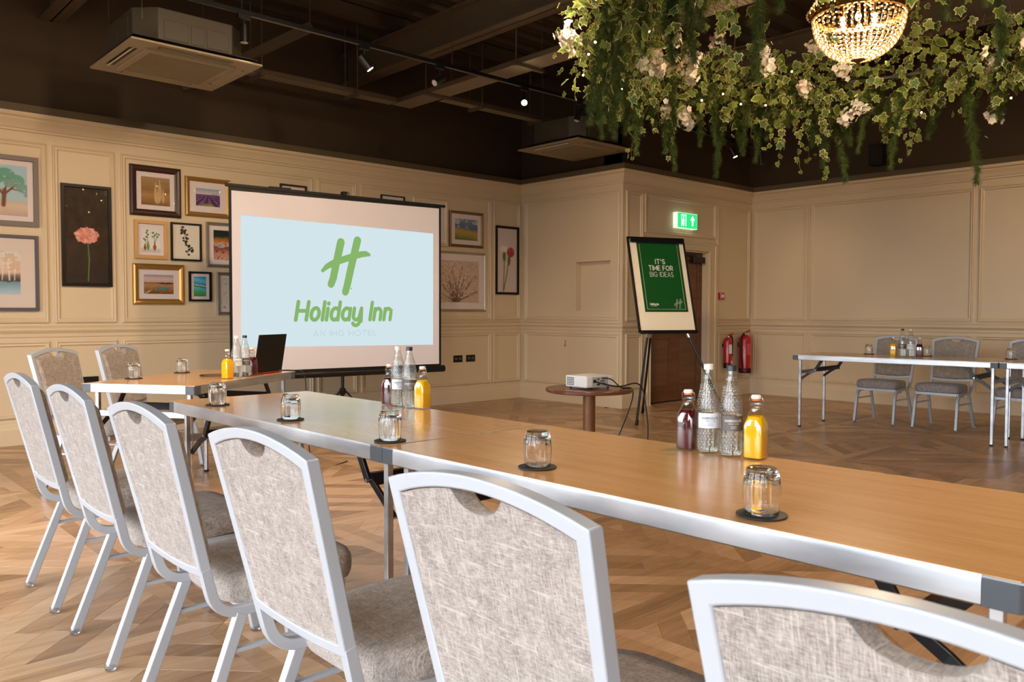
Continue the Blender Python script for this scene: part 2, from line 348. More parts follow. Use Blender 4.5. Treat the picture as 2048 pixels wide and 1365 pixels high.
def dress(side, org, rz, L, k0, k1, gaps=()):
    """cornice, fascia, dado rail and skirting of one wall"""
    for nm, prof, mt in (('cornice', CORN, PAINT), ('fascia', FASC, DARK2)):
        nb['trim'] += 1; o = struct(ext(MB(), prof, L, k0, k1).build('trim_%d' % nb['trim'], mt, smooth=30)); o.location = (*org, 0); o.rotation_euler = (0, 0, rz)
    runs = []; x = 0
    for a, b in gaps: runs.append((x, a)); x = b
    runs.append((x, L)); mb = MB(); mb2 = MB()
    for i, (a, b) in enumerate(runs):
        q0 = k0 if i == 0 else 0; q1 = k1 if i == len(runs)-1 else 0
        ext(mb, DADO, b-a, q0, q1, a); ext(mb2, SKIRT, b-a, q0, q1, a)
    nb['trim'] += 1
    for m_, nm in ((mb, 'trim_%d' % nb['trim']), (mb2, 'baseboard_'+side)):
        o = struct(m_.build(nm, PAINT, smooth=30)); o.location = (*org, 0); o.rotation_euler = (0, 0, rz)
CEIL = 4.35
# picture wall
L = SX-WINX; wl = wallframe('wall_left', (WINX, PW), 0)
MB().box((0, 0, 0), (L+.2, .25, 2.93)).build('lower_wall', PAINT, wl, 0); MB().box((-.1, .11, 2.93), (L+.25, .35, CEIL+.2)).build('upper_wall', DARK, wl, 0)
for a, b in ((-1.2, -.45), (-.39, 1.93), (1.98, 2.505), (2.56, 4.582), (4.637, 5.15), (5.207, 7.243), (7.281, 7.775)):
    moulding(wl, a-WINX, 1.082, b-WINX, 2.689); moulding(wl, a-WINX, .235, b-WINX, .915)
dress('left', (WINX, PW), 0, L, 0, -1)
# alcove wall with a niche
L = PW-DWY; wc = wallframe('wall_center', (SX, PW), -PI/2)
n0, n1, nz0, nz1 = PW-7.225, PW-6.595, 1.207, 1.835
mb = MB(); mb.box((0, 0, 0), (L, .2, nz0)).box((0, 0, nz1), (L, .2, 2.93)).box((0, 0, nz0), (n0, .2, nz1)).box((n1, 0, nz0), (L, .2, nz1)).box((n0, .1, nz0), (n1, .2, nz1))
mb.build('lower_wall', PAINT, wc, 0); MB().box((-.2, .11, 2.93), (L-.11, .5, CEIL+.2)).build('upper_wall', DARK, wc, 0)
moulding(wc, .09, 1.082, L-.045, 2.687); moulding(wc, .09, .235, L-.045, .918)
dress('center', (SX, PW), -PI/2, L, -1, 1)
# door wall
L = RX-SX; wd = wallframe('wall_back', (SX, DWY), 0); d0, d1, dz = 8.335-SX, 9.625-SX, 2.02
MB().box((0.001, 0.0005, 0), (d0, .2, 2.93)).box((d1, 0.0005, 0), (L, .2, 2.93)).box((d0, 0.0005, dz), (d1, .2, 2.93)).build('lower_wall', PAINT, wd, 0)
MB().box((.11, .11, 2.93), (L+.2, .4, CEIL+.2)).build('upper_wall', DARK, wd, 0)
moulding(wd, .057, 1.082, .377, 2.687); moulding(wd, .057, .235, .377, .918); moulding(wd, .42, 2.20, 2.0, 2.687)
moulding(wd, 2.03, 1.082, 2.875, 2.687); moulding(wd, 2.075, .235, 2.875, .918)
dress('back', (SX, DWY), 0, L, 1, -1, ((d0-.078, d1+.215),))
# right wall
L = DWY+5.2; wr = wallframe('wall_right', (RX, DWY), -PI/2)
MB().box((-.2, 0, 0), (L, .25, 2.93)).build('lower_wall', PAINT, wr, 0); MB().box((-.3, .11, 2.93), (L, .35, CEIL+.2)).build('upper_wall', DARK, wr, 0)
for a, b in ((6.395, 5.565), (5.515, 3.455), (3.395, 1.4), (1.34, .5), (.44, -1.6), (-1.66, -4.8)):
    moulding(wr, DWY-a, 1.082, DWY-b, 2.689); moulding(wr, DWY-a, .235, DWY-b, .915)
dress('right', (RX, DWY), -PI/2, L, -1, 0)
# window wall and rear wall (out of view, they hold the daylight)
ww = wallframe('wall_window', (0, 0), 0); ys = [-5.2]+[v for b in BAYS for v in b]+[PW+.3]
mb = MB()
for i in range(0, len(ys), 2): mb.box((WINX-.3, ys[i], 0), (WINX, ys[i+1], 2.65))
mb.box((WINX-.3, -5.2, 2.65), (WINX, PW+.3, CEIL+.2)).box((WINX-.3, -5.2, 0), (WINX, PW+.3, .15)); mb.build('window_wall', PAINT, ww, 0)
wk = wallframe('wall_rear', (0, 0), 0); MB().box((WINX-.3, -5.4, 0), (RX+.3, -5.2, 2.93)).build('lower_wall', PAINT, wk, 0); MB().box((WINX-.3, -5.45, 2.93), (RX+.3, -5.25, CEIL+.2)).build('upper_wall', DARK, wk, 0)
for i, (y0, y1) in enumerate(BAYS):
    w = wallframe('window_%d' % (i+1), (WINX-.08, y0), 0); mb = MB()
    mb.box((-.03, 0, .15), (.03, .06, 2.65)).box((-.03, y1-y0-.06, .15), (.03, y1-y0, 2.65)).box((-.03, 0, .15), (.03, y1-y0, .21)).box((-.03, 0, 2.59), (.03, y1-y0, 2.65)).box((-.03, (y1-y0)/2-.035, .15), (.03, (y1-y0)/2+.035, 2.65)).box((-.03, 0, 1.9), (.03, y1-y0, 1.96))
    mb.build('window_frame', DGREY, w, 0)
    for k in (0, 1): MB().box((-.004, .06+k*(y1-y0)/2, .21), (.004, (y1-y0)/2-.035+k*(y1-y0)/2, 2.59)).build('pane', PANE, w, 0)
struct(MB().box((-60, -60, -.3), (WINX-.3, 60, -.02)).build('ground', plain('grey paving outside', (120, 116, 108), 0.8), None, 0))
# door: two leaves in a moulded architrave
dr = wallframe('door_1', (8.335, DWY), 0)
ARC = [(0, 0), (0, .03), (.02, .036), (.05, .03), (.06, .022), (.14, .022), (.15, .034), (.19, .034), (.2, .02), (.215, 0)]
mb = MB(); w_, h_ = 1.29, 2.02
ARL = [(-.075*i/.215, a) for i, a in ARC]
loops = [[(-.075*(i/.215), -a, 0), (-.075*(i/.215), -a, h_+i*.55), (w_+i, -a, h_+i*.55), (w_+i, -a, 0)] for i, a in ARC]
vs = [v for l in loops for v in l]; mb.add(vs, [(i*4+j, i*4+j+1, (i+1)*4+j+1, (i+1)*4+j) for i in range(len(ARC)-1) for j in range(3)]); mb.build('architrave', PAINT, dr, 0)
MB().box((-.001, 0, 0), (.02, .2, h_)).box((w_-.02, 0, 0), (w_+.001, .2, h_)).box((0, 0, h_-.02), (w_, .2, h_+.001)).build('door_lining', PAINT, dr, 0)
for k in (0, 1):
    x0 = .022+k*.6245; x1 = x0+.6205; mb = MB(); y0 = .075; S = .1
    zs = [.012, .25, .85, .95, 1.38, 1.48, 1.88, 2.0]
    mb.box((x0, y0, .012), (x0+S, y0+.04, 2.0)).box((x1-S, y0, .012), (x1, y0+.04, 2.0))
    for a, b in ((.012, .22), (.84, .94), (1.38, 1.48), (1.9, 2.0)): mb.box((x0+S, y0, a), (x1-S, y0+.04, b))
    lf = mb.build('door_leaf', DOORW, dr, 0, .003)
    for a, b in ((.22, .84), (.94, 1.38), (1.48, 1.9)): MB().box((x0+S, y0+.014, a), (x1-S, y0+.03, b)).build('door_panel', WALNUT, lf, 0)
cl = MB().box((.98, .01, 1.86), (1.24, .074, 1.945)).box((.70, .02, 1.955), (1.05, .05, 1.975)).box((1.0, .03, 1.945), (1.03, .05, 1.96)).build('door_closer', BLACKM, dr, 0, .004)
sg = MB().lathe([(.055, 0), (.055, .003)], 20).build('push_sign', plain('blue sign', (40, 110, 190), .4), dr, 0); sg.rotation_euler = (PI/2, 0, 0); sg.location = (.86, .0745, 1.70)
MB().box((0, .06, 0), (1.29, .3, .011)).build('threshold', BLACK, dr, 0)

# ceiling: corrugated deck, beams
mb = MB(); y = -5.4; pr = []
while y < PW+.5: pr += [(y, CEIL), (y+.13, CEIL), (y+.16, CEIL+.07), (y+.27, CEIL+.07)]; y += .3
n = len(pr); mb.add([(WINX-.3, a, b) for a, b in pr]+[(RX+.4, a, b) for a, b in pr], [(i, i+1, i+1+n, i+n) for i in range(n-1)])
ce = struct(mb.build('ceiling', DECK, None, 0))
MB().box((WINX-.3, -5.4, CEIL+.1), (RX+.4, PW+.5, CEIL+.2)).build('roof_slab', DECK, ce, 0)
def ibeam(x, z, w=.19, h=.34, y0=-5.2, y1=PW+.1):
    mb = MB().box((x-w/2, y0, z), (x+w/2, y1, z+.016)).box((x-.006, y0, z), (x+.006, y1, z+h)).box((x-w/2, y0, z+h-.016), (x+w/2, y1, z+h))
    mb.build('ceiling_beam', STEEL, ce, 0)
for x in (2.01, 5.12, 8.2): ibeam(x, 3.82)
for y in (-2, 1.2, 4.3, 7.4): MB().box((WINX, y-.04, CEIL-.14), (RX+.1, y+.04, CEIL)).build('ceiling_purlin', DECK, ce, 0)
for x0 in (3.2,): MB().sweep([(x0, PW+.1, 3.45), (x0+.9, PW-.9, 4.02)], .09, .05, (0, 0, 1)).build('ceiling_brace', STEEL, ce, 0)

# floor: square panels of diagonal planks inside mitred borders
def clip(poly, nx, ny, d):
    out = []
    for i, p in enumerate(poly):
        q = poly[(i+1) % len(poly)]; a = p[0]*nx+p[1]*ny-d; b = q[0]*nx+q[1]*ny-d
        if a <= 0: out.append(p)
        if (a < 0 < b) or (b < 0 < a): t = a/(a-b); out.append((p[0]+(q[0]-p[0])*t, p[1]+(q[1]-p[1])*t))
    return out
def area(p): return abs(sum(p[i][0]*p[(i+1) % len(p)][1]-p[(i+1) % len(p)][0]*p[i][1] for i in range(len(p))))/2
def shrink(p, g):
    c = (sum(q[0] for q in p)/len(p), sum(q[1] for q in p)/len(p)); out = []
    n = len(p)
    for i in range(n):
        a, b, d = Vector((*p[i-1], 0)), Vector((*p[i], 0)), Vector((*p[(i+1) % n], 0)); e1 = (b-a); e2 = (d-b)
        if e1.length < 1e-6 or e2.length < 1e-6: out.append(p[i]); continue
        e1.normalize(); e2.normalize(); n1 = Vector((-e1.y, e1.x)); n2 = Vector((-e2.y, e2.x)); bis = n1+n2
        k = g/max(.35, 1+n1.dot(n2)); out.append((b.x+bis.x*k, b.y+bis.y*k))
    return out
ROOM = [(WINX-.05, -5.2), (RX, -5.2), (RX, DWY+.16), (SX+.05, DWY+.16), (SX+.05, PW+.02), (WINX-.05, PW+.02)]
def inroom(p):
    out = clip(clip(clip(clip(p, -1, 0, -(WINX-.05)), 1, 0, RX), 0, -1, 5.2), 0, 1, PW+.02)
    if len(out) < 3: return []
    if min(q[1] for q in out) > DWY+.16 or max(q[0] for q in out) < SX+.05: 
        return out if max(q[0] for q in out) < SX+.05 else clip(out, 1, 0, SX+.05)
    return out if max(q[1] for q in out) < DWY+.16 else clip(out, 0, 1, DWY+.16)
planks = []; GX, GY, GS, BW, PWD = 2.31, 1.98, 1.03, .085, .105
frnd = random.Random(3)
for i in range(-4, 10):
    for j in range(-8, 8):
        x0, y0 = GX+i*GS, GY+j*GS; x1, y1 = x0+GS, y0+GS; b = BW
        for pl, a in (([(x0, y0), (x1, y0), (x1-b, y0+b), (x0+b, y0+b)], 0), ([(x1, y1), (x0, y1), (x0+b, y1-b), (x1-b, y1-b)], 0), ([(x1, y0), (x1, y1), (x1-b, y1-b), (x1-b, y0+b)], 90), ([(x0, y1), (x0, y0), (x0+b, y0+b), (x0+b, y1-b)], 90)):
            planks.append((inroom(pl), a))
        ang = 45 if (i+j) % 2 else -45; ux, uy = math.cos(math.radians(ang)), math.sin(math.radians(ang)); nx, ny = -uy, ux
        cx, cy = (x0+x1)/2, (y0+y1)/2; sq = [(x0+b, y0+b), (x1-b, y0+b), (x1-b, y1-b), (x0+b, y1-b)]; c = cx*nx+cy*ny; H2 = (GS-2*b)*.7072
        k = -int(H2/PWD)-1
        while k*PWD < H2:
            st = clip(clip(sq, -nx, -ny, -(c+k*PWD)), nx, ny, c+(k+1)*PWD); k += 1
            if len(st) < 3 or area(st) < .0006: continue
            t = [q[0]*ux+q[1]*uy for q in st]
            if max(t)-min(t) > .55 and frnd.random() < .75:
                m_ = min(t)+(max(t)-min(t))*frnd.uniform(.3, .7)
                for s_ in (1, -1): planks.append((inroom(clip(st, ux*s_, uy*s_, m_*s_)), ang))
            else: planks.append((inroom(st), ang))
planks = [(p, a) for p, a in planks if len(p) > 2 and area(p) > 3e-4]
def pix(v):
    d = Vector(v)-Vector((0, 0, 1.19)); z = d.dot(fw)
    return None if z < .3 else (1024+F*d.dot(r2)/z, 682.5-F*d.dot(u2)/z)
TABLE_SHADOW = None
def shown(p):
    q = [pix((*v, 0)) for v in p]
    if any(k is None for k in q): return 0
    q = [(min(2048, max(0, a)), min(1365, max(0, b))) for a, b in q]
    return area(q)
order = sorted(range(len(planks)), key=lambda i: -shown(planks[i][0]))
near = set(order[:300])
fl = struct(MB().box((WINX-.3, -5.4, -.1), (RX+.3, PW+.3, -.006)).build('floor', plain('dark subfloor', (52, 36, 24), .8), None, 0))
def plank_into(mb, p):
    if sum(p[i][0]*p[(i+1) % len(p)][1]-p[(i+1) % len(p)][0]*p[i][1] for i in range(len(p))) < 0: p = p[::-1]
    dz = frnd.uniform(-.0006, 0); o = shrink(p, .0002); t = shrink(p, .0008); n = len(p)
    mb.loops([[(*q, -.006) for q in o], [(*q, -.0012+dz) for q in o], [(*q, dz) for q in t]], False, True)
field = {a: MB() for a in PLK}
for i, (p, a) in enumerate(planks):
    if i in near: mb = MB(); plank_into(mb, p); mb.build('plank', PLK[a], fl, 0)
    else: plank_into(field[a], p)
for a, mb in field.items(): mb.build('plank_field', PLK[a], fl, 0)['kind'] = 'stuff'

# ------------------------------------------------------------------ folding tables
def make_table(name, label, L, Wd, loc, rz, group=None):
    t = thing(name, label, 'table', loc, rz, group); T = .755; a, b = L/2, Wd/2; E = .053
    MB().box((-a+.0045, -b+.0045, T-.02), (a-.0045, b-.0045, T)).build('tabletop', OAK, t, 0, .001)
    CAP = .062
    for s in (1, -1):
        for horiz in (0, 1):
            hl = (a if horiz else b)-CAP
            prof = [(0, T-E), (.012, T-E), (.014, T-E+.003), (.014, T-.012), (.0125, T-.004), (.0115, T-.0006), (.009, T-.0006), (.006, T-.003), (.006, T-.021)]
            n = len(prof); mb = MB()
            if horiz: P = lambda u, o, z: (u*s, (b-.014+o)*s, z)
            else: P = lambda u, o, z: ((a-.014+o)*s, -u*s, z)
            vs = [P(-hl, o, z) for o, z in prof]+[P(hl, o, z) for o, z in prof]
            mb.add(vs, [tuple(range(n))[::-1], tuple(range(n, 2*n))]+[(i, (i+1) % n, (i+1) % n+n, i+n) for i in range(n)])
            mb.build('edge_rail', ALU, t, 25)
        for q in (1, -1):
            r = .006; ol = [(a-CAP, b), (a-r, b), (a, b-r), (a, b-CAP), (a-.02, b-CAP), (a-.02, b-.02), (a-CAP, b-.02)]
            ol = [(x*s, y*q) for x, y in ol]
            if s*q < 0: ol = ol[::-1]
            MB().prism(ol[::-1] if False else ol, 2, T-E-.001, T-.004).build('corner_cap', DGREY, t, 0, .0015)
            MB().box((min(s*(a-CAP), s*a), min(q*(b-.005), q*b), T-.004), (max(s*(a-CAP), s*a), max(q*(b-.005), q*b), T-.0006)).build('rim_strip', ALU, t, 0)
    ly = b-.068
    for s in (1, -1):
        lx = s*(a-.055)
        for q in (1, -1):
            leg = MB().box((lx-.012, q*ly-.012, .012), (lx+.012, q*ly+.012, T-.022)).build('leg', ALU, t, 0, .003)
            MB().box((lx-.013, q*ly-.013, 0), (lx+.013, q*ly+.013, .014)).build('foot', BLACK, leg, 0, .002)
            yo = q*(ly-.021); j = Vector((lx-s*.155, yo, .60)); top = Vector((lx-s*.235, yo, T-.022)); low = Vector((lx, yo, .50))
            br = MB().sweep([top, j], .014, .030, (0, 1, 0)).sweep([j+Vector((0, -q*.013, 0)), (j+low)/2+Vector((-s*.008, -q*.004, 0.012)), low], .012, .026, (0, 1, 0)).build('brace', BLACKM, t, 0, .002)
            for c in (j, low): MB().sweep([c+Vector((0, q*-.012, 0)), c+Vector((0, q*.010, 0))], .008, 0, None, 10).build('pivot', CHROME, br)
        MB().box((lx-.010, -ly+.016, .555), (lx+.010, ly-.016, .59)).build('leg_crossbar', ALU, t, 0, .002)
        jx = lx-s*.155
        MB().prism([(jx-.03, .585), (jx-.012, .625), (jx+.012, .625), (jx+.03, .585), (jx+.022, .585), (jx+.008, .612), (jx-.008, .612), (jx-.022, .585)], 1, -ly+.03, ly-.03).build('release_bar', BLACKM, t, 0)
    return t
make_table('folding_table', 'oak topped folding table nearest the projection screen in the long row', 1.822, .745, (1.833, 3.125, 0), PI/2+.006, 'long front table row')
make_table('folding_table', 'oak topped folding table with aluminium edge at the nearest end of the long row', 1.815, .755, (1.853, 1.305, 0), PI/2+.010, 'long front table row')
make_table('folding_table', 'short oak folding table carrying the black laptop in front of the screen', 1.22, .765, (2.14, 5.39, 0), math.radians(34.5))
fdir = Vector((.114, -1.787)).normalized(); fn = Vector((-fdir.y, fdir.x))
for i, lab in enumerate(('far oak folding table carrying a bottle cluster by the plain panelled wall', 'far oak folding table cut off at the photo edge, bearing one tumbler')):
    c = Vector((7.885, 4.245))+fdir*(.945+i*1.89)+fn*.372
    make_table('folding_table', lab, 1.885, .745, (c.x, c.y, 0), math.atan2(fdir.y, fdir.x), 'far table row')

# ------------------------------------------------------------------ banquet chairs (origin on the floor, facing +x)
def make_chair(label, loc, rz, group):
    t = thing('banquet_chair', label, 'chair', loc, rz, group)
    xr = lambda z: -.235-.2375*(z-.505); hw = lambda z: .212+(z-.505)/.4*.0205; TH = .030
    N = 14
    def back(pts, ts): return [[(xr(z)+k, y, z) for y, z in pts] for k in ts]
    outer = [(-hw(.47), .484), (-hw(.905), .905)]+[(-hw(.905)+2*hw(.905)*i/N, .905+.036*(1-(2*i/N-1)**2)) for i in range(1, N)]+[(hw(.905), .905), (hw(.47), .484)]+[(hw(.47)-2*hw(.47)*i/N, .484-.012*(1-(2*i/N-1)**2)) for i in range(1, N)]
    bw = .026
    inner = [(-hw(.51)+bw, .508), (-hw(.868)+bw, .883)]+[(-hw(.868)+bw+2*(hw(.868)-bw)*i/N, .883+.034*(1-(2*i/N-1)**2)) for i in range(1, N)]+[(hw(.868)-bw, .883), (hw(.51)-bw, .508)]+[(hw(.51)-bw-2*(hw(.51)-bw)*i/N, .508-.012*(1-(2*i/N-1)**2)) for i in range(1, N)]
    mb = MB(); m = len(outer); vs = []
    for k in (0, TH): vs += [(xr(z)+k, y, z) for y, z in outer]+[(xr(z)+k, y, z) for y, z in inner]
    fs = []
    for i in range(m):
        j = (i+1) % m; fs += [(i, j, m+j, m+i), (2*m+i, 3*m+i, 3*m+j, 2*m+j), (i, 2*m+i, 2*m+j, j), (m+i, m+j, 3*m+j, 3*m+i)]
    mb.add(vs, fs); mb.build('back_frame', CHAIRM, t, 30, .003)
    for s in (1, -1):
        path = fillet([(xr(.505)+.015, s*(hw(.505)-.013), .505), (-.187, s*.194, .369), (.20, s*.193, .366)], .085, 7)
        MB().sweep(path, .026, .028, (0, 1, 0)).build('side_rail', CHAIRM, t, 40, .002)
        legr = MB().sweep([(-.118, s*.196, .362), (-.252, s*.207, .012)], .026, .032, (0, 1, 0)).build('leg', CHAIRM, t, 0, .003)
        legf = MB().sweep(fillet([(.06, s*.2, .350), (.195, s*.2, .352), (.252, s*.207, .012)], .07, 6), .026, .030, (0, 1, 0)).build('leg', CHAIRM, t, 40, .003)
        for o, x in ((legr, -.2535), (legf, .2525)): MB().lathe([(.010, 0), (.017, .004), (.019, .016), (.017, .022)], 12, (x, s*.207, 0)).build('glide', GLIDE, o)
        MB().sweep([(-.155, s*.200, .262), (.205, s*.202, .262)], .018, .012, (0, 1, 0)).build('stretcher', CHAIRM, t, 0, .002)
    MB().box((.185, -.193, .352), (.213, .193, .380)).build('cross_rail', CHAIRM, t, 0, .002); MB().box((-.10, -.193, .354), (-.07, .193, .378)).build('cross_rail', CHAIRM, t, 0, .002)
    # upholstered back with a half moon hand hole under the top bar
    iy = lambda z: hw(z)-bw-.001; zt = lambda y, o=0: .881-o+.034*(1-(y/(hw(.868)-bw))**2)
    top = []
    for i in range(49):
        y = -iy(.88)+2*iy(.88)*i/48; z = zt(y)
        if abs(y) < .054: z -= .034*math.sqrt(max(0, 1-(y/.054)**2))
        top.append((y, z))
    bot = [(iy(.52)-2*iy(.52)*i/48, .507-.011*(1-(2*i/48-1)**2)) for i in range(49)]
    ol = top+bot; cy, cz = 0, .68
    def off(g):
        r = []
        for y, z in ol: r.append((y*(1-g/.19), cz+(z-cz)*(1-g/.17)))
        return r
    lp = [[(xr(z)+k, y, z) for y, z in off(g)] for k, g in ((.004, .004), (.003, 0), (.034, 0), (.046, .006), (.052, .018))]
    mb = MB(); mm = len(ol); n = len(lp)
    vs = [v for l in lp for v in l]; fs = [(i*mm+j, (i+1)*mm+j, (i+1)*mm+(j+1) % mm, i*mm+(j+1) % mm) for i in range(n-1) for j in range(mm)]
    # both faces as strips between the top and bottom edges
    for l, fl_ in ((0, 1), (n-1, 0)):
        for j in range(48):
            q = (l*mm+j, l*mm+j+1, l*mm+96-j, l*mm+97-j); fs.append(q[::-1] if fl_ else q)
    mb.add(vs, [f[::-1] for f in fs]); mb.build('backrest', SEATF, t, 50)
    # seat cushion
    ol = []
    for k in range(48):
        a = 2*PI*k/48; c, s_ = math.cos(a), math.sin(a); e = .42
        x = math.copysign(abs(c)**e, c)*.202+.060; y = math.copysign(abs(s_)**e, s_)*.218*(1 if x > -.03 else 1-.12*min(1, (-.03-x)/.11)); ol.append((x, y))
    def sl(k, z): return [(.060+(x-.060)*k, y*k, .38+(z-.38)*.9+(.006*(x-.060)/.2)) for x, y in ol]
    mb = MB().loops([sl(.94, .380), sl(.975, .383), sl(1.0, .40), sl(1.008, .425), sl(1.0, .447), sl(.965, .464), sl(.90, .473), sl(.72, .480), sl(.4, .484), sl(.05, .485)])
    mb.build('seat', SEATF, t, 50)
    return t
GLIDE = glass('clear plastic foot', (.93, .93, .97), 1.4, .12)
chair0 = make_chair('silver framed linen chair nearest the camera, only its arched back top in view', (1.048, .272, 0), 0, 'chairs along the long table row')
for y, x, rz, lab in ((.940, 1.12, 0, 'silver framed linen chair second from the camera, facing the coaster tumblers'),
                      (1.635, 1.09, 0, 'silver framed linen chair third from the camera, beside the paired table corner caps'),
                      (2.33, 1.075, 0, 'silver framed linen chair fourth from the camera, its seat under the paler table end'),
                      (3.06, 1.083, 0, 'silver framed linen chair fifth from the camera, second before the row end'),
                      (3.76, 1.085, 0, 'silver framed linen chair at the far end of the near row, by the short table')):
    dup(chair0, (x, y, 0), rz, lab)
for x, y, a, lab, g in ((1.655, 5.885, -50, 'brown chair behind the left half of the short laptop table, facing the room', 'chairs behind the short table'),
                        (2.17, 6.28, -52, 'brown chair behind the middle of the short laptop table, by the two tumblers', 'chairs behind the short table'),
                        (8.975, 3.755, 180, 'brown chair directly behind the far table bottle cluster', 'chairs behind the far tables'),
                        (8.975, 3.145, 180, 'brown chair beside the far tumbler, right of the far bottle cluster', 'chairs behind the far tables'),
                        (8.985, 2.41, 180, 'brown chair half cut off behind the rightmost far table', 'chairs behind the far tables')):
    c = dup(chair0, (x, y, 0), math.radians(a), lab); c['group'] = g
# ------------------------------------------------------------------ tableware
TZ = .7565
COASTER = plain('black leather coaster', (44, 42, 42), .6)
def tumbler(x, y, where, rz):
    tag(MB().lathe([(.052, 0), (.0535, .001), (.0535, .003), (.0515, .004)], 40).build('coaster', COASTER), 'round black coaster under the '+where, 'coaster', 'coasters').location = (x, y, TZ)
    o = dup(TUMB, (x, y, TZ+.0042), rz, 'clear upturned '+where); o['group'] = 'upturned tumblers'
mb = MB()
outp = [(.0335, 0), (.0350, .0015), (.0375, .014), (.0398, .03), (.0405, .045), (.0400, .06), (.0380, .076), (.0350, .089), (.0320, .0965), (.0290, .099), (.0001, .0975)]
inp = [(.0001, .083), (.024, .083), (.0295, .080), (.0335, .073), (.0362, .06), (.0370, .045), (.0365, .03), (.0347, .014), (.0325, .002), (.0330, .0)]
def flute(r, z, a):
    return r if z < .004 or z > .0815 else r*(1-.03*abs(math.sin(5*a))*min(1, (z-.004)/.02))
k0 = len(outp)
prof = outp+inp; n = 48; vs = []
for i, (r, z) in enumerate(prof):
    for j in range(n):
        a = 2*PI*j/n; q = r if i < k0 else flute(r, z, a); vs.append((q*math.cos(a), q*math.sin(a), z))
fs = [(i*n+j, i*n+(j+1) % n, ((i+1) % len(prof))*n+(j+1) % n, ((i+1) % len(prof))*n+j) for i in range(len(prof)) if i not in (k0-1,) for j in range(n)]
mb.add(vs, fs); TUMB = mb.build('tumbler', GLASS, None, 60)
tag(TUMB, 'x', 'glass')
TS = [(1.76, 5.485, 'tumbler on the left of the short laptop table'), (2.185, 5.795, 'tumbler at the back of the short laptop table'),
      (1.55, 3.684, 'tumbler at the far left corner of the long row'), (1.555, 2.99, 'tumbler on the pale reflecting part of the long table'),
      (1.545, 2.274, 'tumbler right beside the joint of the two long tables'), (1.588, 1.614, 'tumbler in front of the second nearest chair'),
      (1.567, .909, 'tumbler nearest the camera, by the nearest bottles'), (8.58, 3.752, 'tumbler left of the far bottle cluster'),
      (8.61, 3.183, 'tumbler right of the far bottle cluster'), (8.66, 2.45, 'tumbler on the far table cut by the photo edge')]
for i, (x, y, w) in enumerate(TS): tumbler(x, y, w, i*.4)
bpy.data.objects.remove(TUMB)

LABW = plain('white paper label', (226, 228, 232), .5, var=0); LABB = plain('grey metallic label', (98, 92, 88), .35, metal=.4, var=0)
CAPW = plain('white cap', (225, 218, 208), .4, var=0); CAPB = plain('black cap', (40, 46, 50), .4, var=0)
PRINTD = plain('dark print', (70, 74, 80), .6, var=0); PRINTL = plain('pale print', (226, 222, 214), .6, var=0)
JUICE_O = plain('orange juice', (255, 192, 0), .25, spec=.2, var=0); JUICE_R = plain('red berry juice', (84, 0, 16), .15, spec=.2, var=0)
RUBBER = plain('orange rubber ring', (236, 110, 50), .5, var=0); CERAM = plain('white ceramic stopper', (236, 232, 226), .3, var=0)
def make_water(blackcap):
    t = thing('water_bottle', 'x', 'bottle')
    def rp(z):
        for (a, ra), (b, rb) in zip(WPROF, WPROF[1:]):
            if a <= z <= b: u = (z-a)/(b-a); u = u*u*(3-2*u) if a > .13 else u; return ra+(rb-ra)*u
        return WPROF[-1][1]
    WPROF = [(0, .030), (.003, .0335), (.008, .0345), (.130, .0345), (.16, .0325), (.20, .0255), (.235, .0165), (.252, .0130), (.262, .0128)]
    zs = [0, .003, .008]+[.008+i*.0028 for i in range(1, 90) if .008+i*.0028 < .25]+[.252, .262]
    def emb(r, z, a):
        if .012 < z < .072 or .132 < z < .238:
            q = abs(math.sin(10*a+z*190))*abs(math.sin(10*a-z*190)); return r*(1+.085*(q-.35))
        return r
    n = 78; vs = []; rows = [(rp(z), z, 1) for z in zs]; inn = [(rp(z)-.0022, z, 0) for z in (.262, .25, .235, .2, .16, .13, .07, .012, .0045)]
    for r, z, e in rows+inn:
        for j in range(n):
            a = 2*PI*j/n; q = emb(r, z, a) if e else r; vs.append((q*math.cos(a), q*math.sin(a), z))
    K = len(rows)+len(inn); fs = [(i*n+j, i*n+(j+1) % n, (i+1)*n+(j+1) % n, (i+1)*n+j) for i in range(K-1) for j in range(n)]
    fs += [tuple(range(n))[::-1], tuple(range((K-1)*n, K*n))]
    g = MB().add(vs, fs).build('glass', BOTTLE, t, 25)
    MB().lathe([(.0305, .0052), (.0318, .013), (.0318, .126), (.0316, .128)], 40).build('water', WATER, t)
    MB().lathe([(.0140, .2565), (.0147, .257), (.0147, .272), (.0138, .274)], 28, fn=lambda r, z, a: r*(1+.012*math.sin(28*a))).build('screw_cap', CAPB if blackcap else CAPW, t, 30)
    lb = MB(); R = .0352; half = 1.25 if blackcap else 1.15
    z0, z1 = .078, .124
    M_ = 30; vs = [(R*math.cos(a), R*math.sin(a), z) for z in (z0, z1) for a in [PI+half*2*(i/M_-.5) for i in range(M_+1)]]
    lb.add(vs, [(i, i+1, i+M_+2, i+M_+1) for i in range(M_)]); lab = lb.build('paper_label', LABB if blackcap else LABW, t)
    mp = lambda x, y: ((R+.0003)*math.cos(PI+x/R), (R+.0003)*math.sin(PI+x/R), y)
    tx = MB(); text(tx, 'HARROGATE', 0, .1055, .0068, .0011, mp, .28, 0, .052, 'c'); text(tx, 'SPRING WATER', 0, .0985, .0028, .0005, mp, .3, 0, .03, 'c'); text(tx, 'STILL' if not blackcap else 'SPARING'[:3], 0, .091, .0028, .0005, mp, .3, 0, None, 'c') if False else None
    for z in (.093, .0895, .086): ribbon(tx, [(-.009+.003*i, z) for i in range(7)], .0007, mp, False)
    tx.build('lettering', PRINTL if blackcap else PRINTD, lab, 0)['kind'] = 'stuff'
    return t
